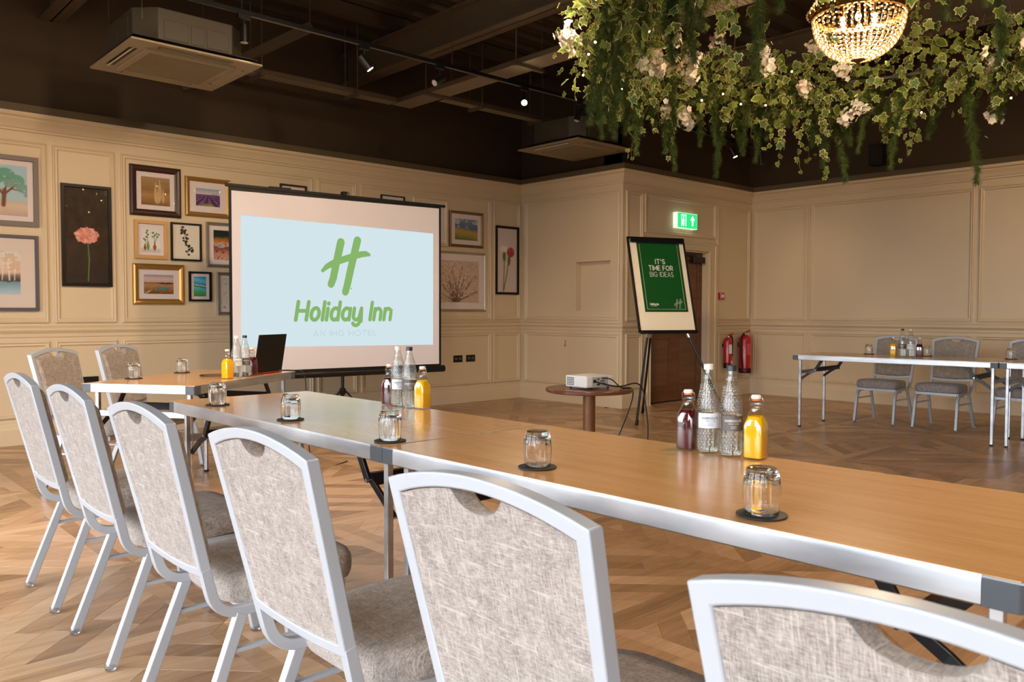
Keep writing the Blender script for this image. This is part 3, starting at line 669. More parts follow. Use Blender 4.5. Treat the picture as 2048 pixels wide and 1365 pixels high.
def rsq(hw, r, n=5):
    out = []
    for sx, sy, a in ((1, 1, 0), (-1, 1, 90), (-1, -1, 180), (1, -1, 270)): out += arc(sx*(hw-r), sy*(hw-r), r, r, a, a+90, n)
    return out
def make_juice(mat):
    t = thing('juice_bottle', 'x', 'bottle')
    def L(hw, z, r): return [(x, y, z) for x, y in rsq(hw, min(r, hw*.999))]
    prof = [(.026, 0, .01), (.0295, .002, .01), (.0305, .006, .010), (.0305, .098, .010), (.0290, .109, .014), (.0242, .125, .018), (.0195, .138, .0194), (.0170, .147, .0169), (.0168, .153, .0167), (.0195, .157, .0194), (.0195, .165, .0194), (.0150, .169, .0149), (.0125, .173, .0124)]
    inn = [(h-.0022, z if z > .004 else .003, max(r-.0015, .004)) for h, z, r in prof[::-1] if h > .02 or z > .1]
    MB().loops([L(*p) for p in prof]+[L(*p) for p in inn]).build('glass', BOTTLE, t, 40)
    top = .118
    MB().loops([L(h-.0023, max(z, .0035), max(r-.0015, .004)) for h, z, r in prof if z <= top]+[L(.0212, .126, .0180)]).build('juice', mat, t, 40)
    MB().lathe([(.0115, .172), (.0135, .173), (.0135, .177), (.0115, .178)], 20).build('rubber_seal', RUBBER, t)
    st = MB().lathe([(.0125, .1775), (.0145, .179), (.0145, .186), (.012, .189)], 20).build('swing_stopper', CERAM, t)
    w = MB()
    for s in (1, -1): w.sweep(smoothline([(0, s*.0145, .184), (0, s*.0195, .178), (.003, s*.0215, .168), (.008, s*.0210, .158), (.012, s*.016, .153)]), .0009, 0, None, 6)
    w.sweep(smoothline([(.012, .016, .153), (.0205, 0, .150), (.012, -.016, .153)]), .0009, 0, None, 6)
    w.build('wire_bail', CHROME, t); return t
wW, wB, jO, jR = make_water(False), make_water(True), make_juice(JUICE_O), make_juice(JUICE_R)
first = {id(x): True for x in (wW, wB, jO, jR)}
def bottle(src, x, y, rz, lab, grp):
    o = src if first.pop(id(src), False) else dup(src)
    o.location = (x, y, TZ); o.rotation_euler = (0, 0, rz); o['label'] = lab; o['group'] = grp
for nm, grp, rows in (('nearest the camera', 'bottle cluster nearest the camera', [(jR, 2.16, 1.515, .2), (wW, 2.159, 1.440, .80), (wB, 2.156, 1.357, .80), (jO, 2.17, 1.281, .15)]),
                  ('at the joint of the long tables', 'bottle cluster on the long row by the screen', [(jR, 2.162, 3.187, .4), (wW, 2.161, 3.115, 1.2), (wB, 2.164, 3.03, 1.1), (jO, 2.182, 2.955, .2)]),
                  ('beside the black laptop', 'bottle cluster beside the laptop', [(jO, 2.215, 5.105, .3), (wW, 2.296, 5.148, 1.6), (wB, 2.370, 5.186, 1.6), (jR, 2.432, 5.218, .45)]),
                  ('on the far table by the plain wall', 'bottle cluster on the far table', [(jO, 8.339, 3.402, .1), (wB, 8.327, 3.312, .3), (wW, 8.321, 3.228, .3), (jR, 8.337, 3.15, .1)])):
    for src, x, y, rz in rows:
        k = {id(wW): 'white capped embossed water bottle ', id(wB): 'black capped embossed water bottle ', id(jO): 'swing top bottle of orange juice ', id(jR): 'swing top bottle of red juice '}[id(src)]
        bottle(src, x, y, rz, k+nm, grp)

# ------------------------------------------------------------------ projection screen, laptop, projector, flipchart
ang = math.radians(-6.83)
t = thing('projection_screen', 'tripod projection screen showing a green hotel logo on pale blue', 'screen', (2.984, 6.792, 0), ang)
FAB = plain('white screen fabric', (206, 200, 206), .7, var=.01); SCRL = emis('projected light', (219, 238, 244), .92); LOGO = emis('projected green', (142, 190, 112), .9); GHOST = emis('projected pale grey', (205, 224, 229), .92)
mp0 = lambda d: (lambda x, y: (x, -d, y))
MB().box((-.012, -.001, .63), (2.095, .003, 2.262)).build('border', BLACK, t, 0)
MB().box((.012, -.004, .665), (2.070, -.0012, 2.225)).build('screen_fabric', FAB, t, 0)
im = MB().add([(.081, -.0048, .878), (2.0, -.0048, .860), (2.003, -.0048, 1.971), (.088, -.0048, 2.02)], [(0, 1, 2, 3)]).build('projected_image', SCRL, t, 0)
lg = MB(); mp = mp0(.0056)
ribbon(lg, [(1.013, 1.835), (.962, 1.62), (.936, 1.50), (.913, 1.442)], [.076, .072, .070, .068], mp)
ribbon(lg, [(1.180, 1.860), (1.118, 1.62), (1.075, 1.44), (1.055, 1.372)], [.076, .072, .070, .068], mp)
ribbon(lg, [(.832, 1.565), (.875, 1.605), (.93, 1.634), (1.0, 1.662), (1.08, 1.690), (1.16, 1.716), (1.225, 1.732), (1.27, 1.737), (1.298, 1.730)], [.032, .05, .06, .062, .062, .06, .058, .052, .034], mp)
ribbon(lg, [(1.116, 1.405), (1.117, 1.407)], .012, mp)
text(lg, 'Holiday Inn', .573, 1.113, .165, .035, mp, .30, .2, .945)
ribbon(lg, [(1.545, 1.205), (1.546, 1.207)], .012, mp)
lg.build('logo_print', LOGO, im, 0)['kind'] = 'stuff'
gh = MB(); text(gh, 'AN IHG HOTEL', .74, .965, .048, .010, mp, .34, 0, .63); gh.build('faint_print', GHOST, im, 0)['kind'] = 'stuff'
cs = MB().sweep([(-.04, .02, .615), (2.14, .02, .615)], .034, 0, None, 16).build('roller_case', BLACKM, t)
MB().sweep([(-.04, .002, 2.272), (2.145, .002, 2.252)], .016, .028, (0, 1, 0)).build('top_bar', BLACK, t, 0, .003)
MB().box((.34, -.004, 2.272), (.54, .012, 2.292)).build('carry_handle', BLACK, t, 0, .003)
MB().box((1.03, -.02, 2.262), (1.075, .035, 2.305)).sweep(smoothline([(1.075, .01, 2.30), (1.10, .01, 2.30), (1.10, .01, 2.275), (1.08, .01, 2.272)]), .004, 0, None, 6).build('hanging_hook', BLACK, t, 0)
MB().sweep([(1.045, .045, .16), (1.045, .045, .62)], .016, 0, None, 12).sweep([(1.045, .045, .6), (1.045, .045, 2.27)], .011, 0, None, 10).build('pole', BLACKM, t)
MB().lathe([(.024, -.03), (.03, -.02), (.03, .02), (.02, .03)], 14, (1.045, .045, .44)).build('collar', BLACK, t)
for k in range(3):
    a = math.radians(90+120*k+25); MB().sweep([(1.045+.03*math.cos(a), .045+.03*math.sin(a), .44), (1.045+.42*math.cos(a), .045+.42*math.sin(a), .012)], .022, .012, None).build('leg', BLACKM, t, 0)

t = thing('laptop', 'open black laptop seen from behind its lid on the short table', 'laptop', (2.622, 5.352, TZ), math.radians(27.7))
MB().box((-.155, -.0, 0), (.155, .23, .018)).build('base', BLACK, t, 0, .004)
MB().box((-.14, -.004, .003), (.14, .0, .010)).build('red_glow_edge', plain('red glow paint', (150, 20, 30), .4), t, 0)  # red glow along the base edge, put into the colour
R = Matrix.Rotation(math.radians(-97), 4, 'X'); l = MB().box((-.157, -.26, -.004), (.157, 0, .004)).build('lid', BLACK, t, 0, .004); l.location = (0, .008, .017); l.rotation_euler = (math.radians(-80), 0, 0)
s_ = MB().box((-.145, -.245, .0042), (.145, -.015, .0055)).build('display', emis('laptop display', (205, 225, 235), .8), l, 0)

t = thing('side_table', 'round dark wood pedestal table under the white projector', 'table', (4.70, 4.21, 0))
MB().lathe([(.325, .575), (.337, .582), (.338, .598), (.332, .605), (.0001, .605)], 56).build('tabletop', wood('dark stained top', [(0.2, (76, 44, 32)), (0.5, (104, 62, 44)), (0.8, (124, 78, 56))], 'x', .22, 1.0), t, 40)
MB().lathe([(.02, .558), (.09, .562), (.095, .575), (.02, .576)], 24).build('mounting_plate', BLACK, t)
MB().lathe([(.048, .03), (.048, .56)], 28).build('pedestal', TEAKZ, t); MB().lathe([(.21, 0), (.22, .006), (.215, .018), (.06, .03), (.048, .034)], 36).build('foot_disc', TEAKZ, t)
t = thing('projector', 'white projector with cables on the round side table', 'projector', (4.69, 4.20, .607), math.radians(-3))
pw, pd, ph = .145, .115, .088
MB().box((-pw, -pd, .012), (pw, pd, .012+ph)).build('casing', WHITE, t, 0, .010, 3)
g = MB()
for i in range(5):
    for j in range(4): g.box((-pw-.0012, .02+j*.02, .026+i*.013), (-pw+.001, .036+j*.02, .035+i*.013))
g.build('vent_grille', plain('shadow grey', (110, 112, 114), .6), t, 0)
MB().box((-.085, -pd-.0015, .022), (.085, -pd+.001, .092)).build('port_panel', plain('port panel grey', (182, 176, 172), .5), t, 0)
pp = MB()
for x, z, w, h in ((-.06, .06, .03, .024), (-.02, .075, .018, .01), (.01, .06, .01, .01), (.025, .06, .01, .01), (.04, .06, .01, .01), (-.02, .035, .03, .012), (.035, .038, .03, .014), (.03, .08, .026, .010), (.065, .078, .012, .012)): pp.box((x-w/2, -pd-.003, z-h/2), (x+w/2, -pd-.001, z+h/2))
pp.build('ports', BLACK, t, 0)
yl = MB()
for x in (-.062, .062): yl.lathe([(.006, 0), (.006, .004)], 10, (x, -pd-.004, .036))
ln = MB().lathe([(.03, 0), (.03, .02), (.022, .022)], 20).build('lens', BLACK, t); ln.location = (.06, pd-.002, .055); ln.rotation_euler = (-PI/2, 0, 0)
for x in (-.11, .11):
    for y in (-.09, .09): MB().lathe([(.01, 0), (.01, .013)], 10, (x, y, 0)).build('foot', BLACK, t)
Mt = Matrix.Translation((4.69, 4.20, .607)) @ Matrix.Rotation(math.radians(-3), 4, 'Z')
p1 = Mt @ Vector((.03, -pd-.003, .08)); p2 = Mt @ Vector((-.06, -pd-.003, .06))
CAB = plain('black cable', (18, 18, 18), .5, var=0)
tag(MB().sweep(smoothline([p1, p1+Vector((.04, -.05, -.01)), (4.83, 4.00, .614), (4.92, 3.97, .60), (4.90, 3.955, .5), (4.78, 3.98, .25), (4.66, 4.02, .02), (4.5, 4.05, .008)], 8), .0045, 0, None, 8).build('video_cable', CAB), 'thin black cable dropping slanted from the projector to the floor', 'cable')
tag(MB().sweep(smoothline([p2, p2+Vector((.05, -.05, -.02)), (4.79, 3.985, .625), (4.97, 3.98, .640), (5.035, 3.96, .60), (5.05, 3.94, .48), (5.06, 3.92, .3), (5.03, 3.90, .12), (5.02, 3.88, .01), (4.8, 3.7, .008)], 8), .0055, 0, None, 8).build('power_cable', CAB), 'black power cable looping off the right of the projector table', 'cable')

# flipchart easel
fb = Vector((7.02, 5.42)); FY = math.radians(-42.7+22)
t = thing('flipchart', 'flipchart easel with a green poster in front of the wooden door', 'flipchart', (0, 0, 0))
E = thing
rt = Vector((math.cos(FY), math.sin(FY), 0)); bk = Vector((-rt.y, rt.x, 0)); th = math.radians(15); upv = Vector((0, 0, math.cos(th)))+bk*math.sin(th); nrm = rt.cross(upv)
cen = Vector((7.21, 5.32, .985))
def fp(x, y, d=0): return cen+rt*x+upv*y+nrm*d
FW, FH = .352, 1.055
def fbox(x0, x1, y0, y1, d0, d1):
    return MB().add([fp(x, y, d) for d in (d0, d1) for y in (y0, y1) for x in (x0, x1)], [(0, 2, 3, 1), (4, 5, 7, 6), (0, 1, 5, 4), (2, 6, 7, 3), (0, 4, 6, 2), (1, 3, 7, 5)])
fbox(-FW, FW, 0, FH, -.012, .0).build('board', plain('whiteboard enamel', (250, 236, 212), .35, var=.01), t, 0)
fr = MB()
for a in ((-FW-.012, -FW+.008, -.012, FH+.01), (FW-.008, FW+.012, -.012, FH+.01), (-FW-.012, FW+.012, -.014, .012), (-FW-.012, FW+.012, FH-.012, FH+.012)):
    q = fbox(*a, -.018, .010); fr.add(q.v, q.f)
fr.build('board_frame', BLACKM, t, 0, .004)
fbox(-FW+.01, FW-.01, FH-.06, FH+.004, .010, .032).build('paper_clamp', BLACKM, t, 0, .008, 3)
fbox(-FW, FW, -.03, -.002, .0, .05).build('pen_tray', BLACK, t, 0, .004)
PO = fbox(-.258, .288, .215, FH-.055, .002, .004).build('poster', plain('green poster print', (26, 84, 36), .3, var=.04), t, 0)
tx = MB(); mpf = lambda x, y: fp(x, y, .0048)
text(tx, "IT'S", .012, .762, .050, .0098, mpf, .34, 0, .120, 'c'); text(tx, 'TIME FOR', .012, .688, .050, .0098, mpf, .36, 0, .30, 'c'); text(tx, 'BIG IDEAS', .012, .614, .052, .0052, mpf, .3, 0, .295, 'c')
ribbon(tx, [(-.226, .985), (-.226, .245), (.256, .245), (.256, .985)], .003, mpf)
text(tx, 'Holiday Inn', -.185, .292, .021, .0052, mpf, .30, .2, .105)
text(tx, 'AN IHG HOTEL', -.180, .276, .006, .0014, mpf, .34, 0, .075)
def outline(pts, w): ribbon(tx, pts+[pts[0]], .0028, mpf)
for a, b in (((.163, .350), (.143, .268)), ((.207, .354), (.186, .262))):
    for o in (-.007, .007): ribbon(tx, [(a[0]+o, a[1]), (b[0]+o, b[1])], .0026, mpf)
    for q, s in ((a, 1), (b, -1)): ribbon(tx, [(q[0]+.007*math.cos(PI*k/6), q[1]+s*.007*math.sin(PI*k/6)) for k in range(7)], .0026, mpf)
for o in (-.007, .007): ribbon(tx, [(.118, .292+o), (.14, .305+o), (.17, .316+o), (.2, .324+o), (.232, .328+o)], .0026, mpf)
tx.build('poster_print', PRINTL, PO, 0)['kind'] = 'stuff'
lt = fp(-.25, -.02, -.02); rtp = fp(.25, -.02, -.02); bkp = fp(-.20, -.01, -.035)
for a, b in ((lt, Vector((6.766, 5.392, 0))), (rtp, Vector((7.69, 4.88, 0))), (bkp, Vector((7.626, 5.989, 0)))):
    lgm = MB().sweep([a, b+Vector((0, 0, .03))], .013, 0, None, 10).build('leg', BLACKM, t)
    MB().sweep([a+(b-a)*.0, a+(b-a)*.045], .017, 0, None, 10).build('leg_clamp', CHROME, lgm); MB().sweep([a+(b-a)*.94, b], .018, 0, None, 10).build('rubber_foot', BLACK, lgm)

# ------------------------------------------------------------------ wall fittings
def wallthing(name, label, cat, x, z, wall='p', group=None, out=0):
    org, rz = {'p': ((x, PW-out), 0), 'c': ((SX-out, x), -PI/2), 'd': ((x, DWY-out), 0), 'r': ((RX-out, x), -PI/2)}[wall]
    o = thing(name, label, cat, (*org, z), rz, group); return o
t = wallthing('exit_sign', 'lit green emergency exit sign on the wall above the door', 'sign', 8.818, 2.295, 'd')
MB().box((0, -.07, 0), (.448, -.001, .205)).build('housing', plain('white housing', (235, 235, 230), .4, emit=(210, 255, 220), es=.9, var=0), t, 0, .004)
MB().box((.008, -.0715, .008), (.44, -.070, .197)).build('sign_face', emis('green exit light', (40, 200, 110), 1.5), t, 0)
ex = MB(); me_ = lambda x, y: (x, -.0722, y)
ribbon(ex, [(.335, .04), (.335, .14)], .03, me_, False); ex.add([me_(*q) for q in ((.285, .115), (.385, .115), (.335, .175))], [(0, 1, 2)])
ribbon(ex, [(.09, .03), (.09, .175), (.185, .175), (.185, .03)], .012, me_, False); ribbon(ex, [(.135, .15), (.136, .151)], .026, me_); ribbon(ex, [(.13, .125), (.122, .085), (.145, .06), (.13, .035)], .02, me_); ribbon(ex, [(.122, .085), (.105, .06), (.1, .04)], .016, me_); ribbon(ex, [(.108, .10), (.13, .118), (.155, .10)], .013, me_)
ex.build('pictogram', emis('white exit light', (240, 255, 245), 2.2), t, 0)
t = wallthing('fire_alarm_point', 'small red fire alarm call point right of the door frame', 'alarm', 9.875, 1.37, 'd')
MB().box((0, -.05, 0), (.095, -.001, .095)).build('housing', RED, t, 0, .006); MB().box((.02, -.052, .025), (.075, -.05, .07)).build('break_glass', WHITE, t, 0)
def extinguisher(label, x, z, r, h, hose):
    t = wallthing('fire_extinguisher', label, 'fire extinguisher', x, z, 'd', 'fire extinguishers', 0)
    cy = -r-.02
    MB().lathe([(r*.9, 0), (r, .01), (r, .075)], 28, (0, cy, 0)).build('base_skirt', BLACK, t)
    MB().lathe([(r, .02), (r, h*.78), (r*.93, h*.82), (r*.7, h*.86), (r*.32, h*.885), (r*.3, h*.9)], 28, (0, cy, 0)).build('cylinder', RED, t)
    hd = MB().box((-.018, cy-.018, h*.89), (.018, cy+.018, h*.93)); hd.build('valve', CHROME, t, 0, .003)
    MB().sweep([(-.01, cy, h*.935), (.05, cy-.05, h*1.0)], .02, .008, (0, 1, 0)).sweep([(-.01, cy, h*.925), (.06, cy-.045, h*.955)], .018, .006, (0, 1, 0)).build('lever', RED, t, 0)
    MB().sweep(smoothline(hose), .011, 0, None, 8).build('hose', BLACK, t)
    lb = MB(); R = r+.0008; lo, hi = h*.42, h*.68
    for a0, a1, z0, z1, mi in ((-2.3, -1.2, lo, hi, 0), (-1.75, -.95, h*.12, h*.22, 0)):
        vs = [(R*math.cos(a0+(a1-a0)*i/8), cy+R*math.sin(a0+(a1-a0)*i/8), z) for z in (z0, z1) for i in range(9)]; lb.add(vs, [(i, i+1, i+10, i+9) for i in range(8)])
    lb.build('instruction_label', LABW if h < .55 else plain('red label print', (200, 80, 80), .5), t, 0)
    MB().box((-.02, cy+r*.95, h*.6), (.02, -.0005, h*.7)).build('wall_bracket', BLACK, t, 0)
extinguisher('smaller red fire extinguisher with white label by the door frame', 10.02, .405, .060, .49, [(.0, -.08, .44), (.06, -.09, .45), (.085, -.1, .40), (.085, -.1, .30), (.08, -.1, .16)])
extinguisher('larger red fire extinguisher in the corner with black base', 10.42, .32, .088, .62, [(-.0, -.1, .565), (-.07, -.12, .56), (-.12, -.12, .48), (-.125, -.12, .3), (-.10, -.13, .12), (-.09, -.13, .08)])
for x, lab in ((6.60, 'left black double socket plate on the wall right of the screen'), (6.815, 'right black double socket plate on the wall right of the screen')):
    t = wallthing('socket_plate', lab, 'socket', x, .535, 'p', 'wall sockets'); MB().box((0, -.012, 0), (.147, -.0005, .088)).build('plate', BLACK, t, 0, .003); 
    for k in (.02, .085): MB().box((k, -.014, .03), (k+.04, -.012, .06)).build('outlet', DGREY, t, 0)
t = wallthing('socket_plate', 'black double socket plate low on the wall behind the laptop table chairs', 'socket', 2.19, .49, 'p', 'wall sockets'); MB().box((0, -.012, 0), (.147, -.0005, .088)).build('plate', BLACK, t, 0, .003)
t = wallthing('wall_hook', 'small metal catch on the alcove wall above the projector', 'hook', 7.408, .735, 'c'); MB().box((-.012, -.008, 0), (.012, -.0005, .085)).build('plate', CHROME, t, 0, .002); MB().lathe([(.012, 0), (.014, .01), (.008, .014)], 12, (0, -.014, .008)).build('catch', CHROME, t)
t = thing('wall_speaker', 'black loudspeaker high on the dark wall under the flower wreath', 'speaker', (RX+.105, 4.62, 3.10), -PI/2)
MB().box((-.085, -.19, 0), (.085, -.04, .27)).build('cabinet', BLACK, t, 0, .01); MB().box((-.03, -.05, .1), (.03, -.0, .16)).build('bracket', BLACK, t, 0)
MB().box((-.07, -.195, .05), (.07, -.19, .255)).build('speaker_grille', plain('black mesh', (14, 14, 14), .8), t, 0); MB().sweep(smoothline([(0, -.06, .27), (.02, -.05, .33), (.06, -.02, .34), (.09, 0, .30)]), .005, 0, None, 6).build('speaker_cable', DGREY, t)

# ------------------------------------------------------------------ framed pictures: painted prints as coloured grids
ART = vcol('printed picture', .55, .3)
def vnoise(u, v, s, seed):
    g = np.random.RandomState(seed).rand(64, 64); x = (u*s) % 63; y = (v*s) % 63; i = x.astype(int); j = y.astype(int); a = x-i; b = y-j; a = a*a*(3-2*a); b = b*b*(3-2*b)
    return (g[j, i]*(1-a)+g[j, i+1]*a)*(1-b)+(g[j+1, i]*(1-a)+g[j+1, i+1]*a)*b
def fbm(u, v, s, seed): return .55*vnoise(u, v, s, seed)+.3*vnoise(u, v, s*2.1, seed+1)+.15*vnoise(u, v, s*4.3, seed+2)
def grad(v, *st):
    ks = [k for k, _ in st]; return np.stack([np.interp(v, ks, [c[i] for _, c in st]) for i in range(3)], -1)
def put(img, mask, c, al=1.0): m = (np.clip(mask, 0, 1)*al)[..., None]; return img*(1-m)+np.array(c, float)*m
def blob(u, v, x, y, rx, ry, soft=.15): d = ((u-x)/rx)**2+((v-y)/ry)**2; return np.clip((1-d)/soft, 0, 1)
def seg(u, v, a, b, w):
    ax, ay = a; dx, dy = b[0]-ax, b[1]-ay; t = np.clip(((u-ax)*dx+(v-ay)*dy)/(dx*dx+dy*dy), 0, 1); d = np.hypot(u-ax-t*dx, v-ay-t*dy); return np.clip(1.6-d/w, 0, 1)
def a_tree(u, v):
    u = u-.10
    n = fbm(u, v, 9, 3); im = grad(v+.05*(n-.5), (0, (190, 165, 150)), (.2, (214, 190, 172)), (.28, (200, 180, 165)), (.3, (172, 196, 205)), (1, (168, 200, 214)))
    for a, b, w in (((.52, .2), (.54, .5), .03), ((.53, .4), (.38, .62), .018), ((.54, .42), (.72, .62), .016), ((.55, .5), (.6, .75), .013), ((.46, .5), (.3, .55), .012), ((.65, .53), (.82, .5), .01)): im = put(im, seg(u, v, a, b, w), (120, 74, 52))
    for i, (x, y, r) in enumerate(((.38, .72, .15), (.55, .8, .17), (.72, .7, .15), (.3, .58, .12), (.82, .56, .11), (.62, .64, .1), (.9, .45, .08))): im = put(im, blob(u, v, x, y, r, r*.9, .3)*(fbm(u, v, 14, 20+i) > .28), (92+i*7, 158, 130+i*4), .9)
    return put(im, blob(u, v, .34, .36, .06, .05)*(n > .5), (196, 92, 60))
def a_birch(u, v):
    n = fbm(u, v, 10, 9); im = grad(v+.06*(n-.5), (0, (176, 198, 206)), (.12, (150, 180, 196)), (.28, (120, 150, 165)), (.31, (60, 62, 60)), (.42, (120, 104, 88)), (.5, (214, 184, 166)), (.8, (222, 206, 196)), (1, (206, 208, 206)))
    for i, x in enumerate((.18, .3, .52, .62, .7, .82, .9)): im = put(im, seg(u, v, (x, .33), (x+.03*(-1)**i, .95), .008+.004*(i % 2)), (226, 220, 210), .9)
    return put(im, (n > .62)*(v > .55), (196, 158, 118), .5)
def a_peony(u, v):
    n = fbm(u, v*2, 8, 5); im = grad(v, (0, (34, 20, 10)), (.5, (52, 34, 16)), (1, (44, 28, 14))); im = im+((n-.5)*28)[..., None]
    im = put(im, seg(u, v, (.52, .03), (.55, .25), .012)+seg(u, v, (.55, .25), (.52, .45), .012), (96, 128, 52))
    ang_ = np.arctan2((v-.5)*2.05, u-.5); rad = np.hypot((u-.5), (v-.5)*2.05); pet = .29+.014*np.sin(9*ang_)+.010*np.sin(17*ang_+1)
    m = np.clip((pet-np.hypot((u-.5), (v-.505)*3.3))/.02, 0, 1); sh = fbm(u+rad*.4, v*2+ang_*.05, 16, 8)
    col = np.stack([214+60*(sh-.5), 142+110*(sh-.5), 126+110*(sh-.5)], -1); return im*(1-m[..., None])+col*m[..., None]
def a_bottles(u, v):
    n = fbm(u, v*3, 7, 13); im = grad(v+.1*(n-.5), (0, (120, 86, 48)), (.35, (176, 130, 74)), (.55, (140, 104, 62)), (1, (168, 136, 96)))
    for x, y0, y1, w in ((.5, .15, .8, .07), (.64, .15, .9, .075), (.76, .15, .6, .055), (.56, .12, .45, .1)): im = put(im, blob(u, v, x, (y0+y1)/2-.08, w, (y1-y0)/2, .5)+seg(u, v, (x, y1-.15), (x, y1), .02), (206, 178, 138), .75)
    return im
def a_lav(u, v):
    n = fbm(u, v, 14, 21); im = grad(v, (0, (70, 50, 70)), (.55, (74, 40, 84)), (.62, (110, 60, 100)), (.64, (60, 74, 60)), (.68, (206, 190, 200)), (1, (140, 160, 190)))
    k = (u-.5)/np.maximum(.05, .66-v); st = (np.sin(k*9) > .1)*(v < .62); im = put(im, st*(n > .35), (150, 92, 158), .8); im = put(im, blob(u, v, .5, .0, .3, .16), (150, 150, 70), .8)
    for x in (.7, .78, .86): im = put(im, blob(u, v, x, .7, .025, .03), (40, 46, 40))
    return im
def a_vases(u, v):
    n = fbm(u, v, 9, 31); im = grad(v, (0, (196, 188, 180)), (.14, (206, 200, 194)), (.16, (226, 222, 218)), (1, (222, 216, 214)))
    for a, b in (((.35, .3), (.3, .85)), ((.7, .3), (.66, .8)), ((.7, .35), (.85, .7)), ((.3, .3), (.15, .55))): im = put(im, seg(u, v, a, b, .012), (92, 104, 72))
    for x, y in ((.27, .6), (.36, .7), (.28, .78), (.33, .86), (.6, .62), (.72, .68), (.6, .78), (.85, .62), (.92, .72), (.8, .75), (.15, .52), (.22, .48)): im = put(im, blob(u, v, x, y, .055, .04, .3), (70, 120, 70), .9)
    for x, w, h, c in ((.2, .08, .2, (120, 66, 44)), (.36, .09, .3, (112, 140, 40)), (.7, .1, .26, (150, 70, 40))): im = put(im, blob(u, v, x, .1+h*.4, w, h*.45, .5)+seg(u, v, (x, .1), (x, .1+h), .03), c, .9)
    return im
def a_euca(u, v):
    im = np.ones(u.shape+(3,))*np.array((222, 214, 196.)); rs = np.random.RandomState(4); pts = [(.3, .93), (.42, .78), (.5, .62), (.52, .45), (.6, .3), (.55, .15)]
    for a, b in zip(pts, pts[1:]): im = put(im, seg(u, v, a, b, .008), (40, 36, 38))
    for k in range(34):
        t = k/34*4.99; i = int(t); f = t-i; x = pts[i][0]*(1-f)+pts[i+1][0]*f+rs.uniform(-.2, .2)*(.4+.6*(k/34)); y = pts[i][1]*(1-f)+pts[i+1][1]*f+rs.uniform(-.05, .05); im = put(im, blob(u, v, x, y, .05, .03, .3), (36, 32, 36))
    return im
def a_red(u, v):
    n = fbm(u, v*2, 7, 41); im = grad(v+.14*(n-.5), (0, (206, 160, 146)), (.22, (190, 132, 116)), (.4, (130, 70, 54)), (.46, (170, 176, 190)), (.56, (206, 150, 110)), (.66, (180, 104, 40)), (.74, (90, 84, 30)), (.8, (30, 40, 24)), (1, (24, 36, 40)))
    return put(im, (fbm(u, v, 16, 44) > .66)*(v < .6), (120, 40, 40), .8)
def a_boat(u, v):
    n = fbm(u*2, v, 12, 51); im = grad(v+.04*(n-.5), (0, (88, 60, 30)), (.3, (150, 106, 60)), (.52, (186, 138, 96)), (.55, (96, 84, 80)), (.62, (206, 168, 150)), (.8, (216, 184, 176)), (1, (150, 150, 170)))
    im = put(im, (np.sin(u*90+n*20) > .5)*(v < .45), (206, 160, 90), .5); im = put(im, blob(u, v, .62, .3, .24, .06), (60, 140, 150)); im = put(im, blob(u, v, .75, .56, .3, .05)*(n > .35), (60, 52, 50)); return put(im, seg(u, v, (.06, .02), (.2, .16), .03), (206, 206, 200), .7)
def a_river(u, v):
    n = fbm(u, v, 8, 61); return grad(v+.1*(u-.5)+.08*(n-.5), (0, (60, 140, 70)), (.2, (90, 160, 80)), (.3, (60, 176, 176)), (.42, (96, 196, 190)), (.48, (60, 110, 70)), (.56, (206, 214, 206)), (.6, (40, 140, 186)), (.8, (120, 190, 214)), (1, (40, 150, 196)))
def a_blank(u, v): return grad(v, (0, (216, 206, 190)), (1, (208, 200, 186)))+((fbm(u, v, 12, 71) > .72)*-60.)[..., None]
def a_hills(u, v):
    n = fbm(u, v, 8, 81); im = grad(v+.12*(n-.5)+.12*(u-.5), (0, (86, 92, 40)), (.2, (150, 134, 30)), (.38, (176, 146, 50)), (.46, (170, 116, 60)), (.52, (96, 120, 140)), (.6, (60, 92, 130)), (1, (120, 140, 160))); return put(im, (fbm(u, v, 6, 84) > .58)*(v > .58), (196, 200, 204), .8)
def a_bloss(u, v):
    n = fbm(u, v, 20, 91); im = np.ones(u.shape+(3,))*np.array((196, 176, 152.)); rs = np.random.RandomState(2)
    for k in range(46): x = .45+rs.uniform(-.08, .1); a = rs.uniform(.2, 2.9); l = rs.uniform(.3, 1.0); im = put(im, seg(u, v, (x, .02), (x+math.cos(a)*l*.7, .02+math.sin(a)*l), .0055), (88, 66, 56), .65)
    for k in range(420): im = put(im, blob(u, v, rs.rand(), .12+.88*rs.rand(), .018, .014, .5), ((214, 170, 164), (226, 206, 200), (196, 96, 96))[k % 3], .85)
    return im
def a_carn(u, v):
    im = grad(v, (0, (206, 188, 180)), (1, (216, 200, 196)))
    for a, b in (((.32, .03), (.36, .4)), ((.36, .4), (.36, .6)), ((.34, .03), (.5, .3)), ((.5, .3), (.6, .55))): im = put(im, seg(u, v, a, b, .02), (104, 104, 56))
    for x, y in ((.36, .56), (.6, .5)): im = put(im, blob(u, v, x, y, .09, .09, .4), (92, 100, 50))
    n = fbm(u, v*2.5, 16, 101); im = put(im, blob(u, v, .36, .68, .22, .06, .5)*(n > .3), (238, 226, 214)); return put(im, blob(u, v, .68, .63, .21, .085, .4)*(n > .25), (170, 28, 40))
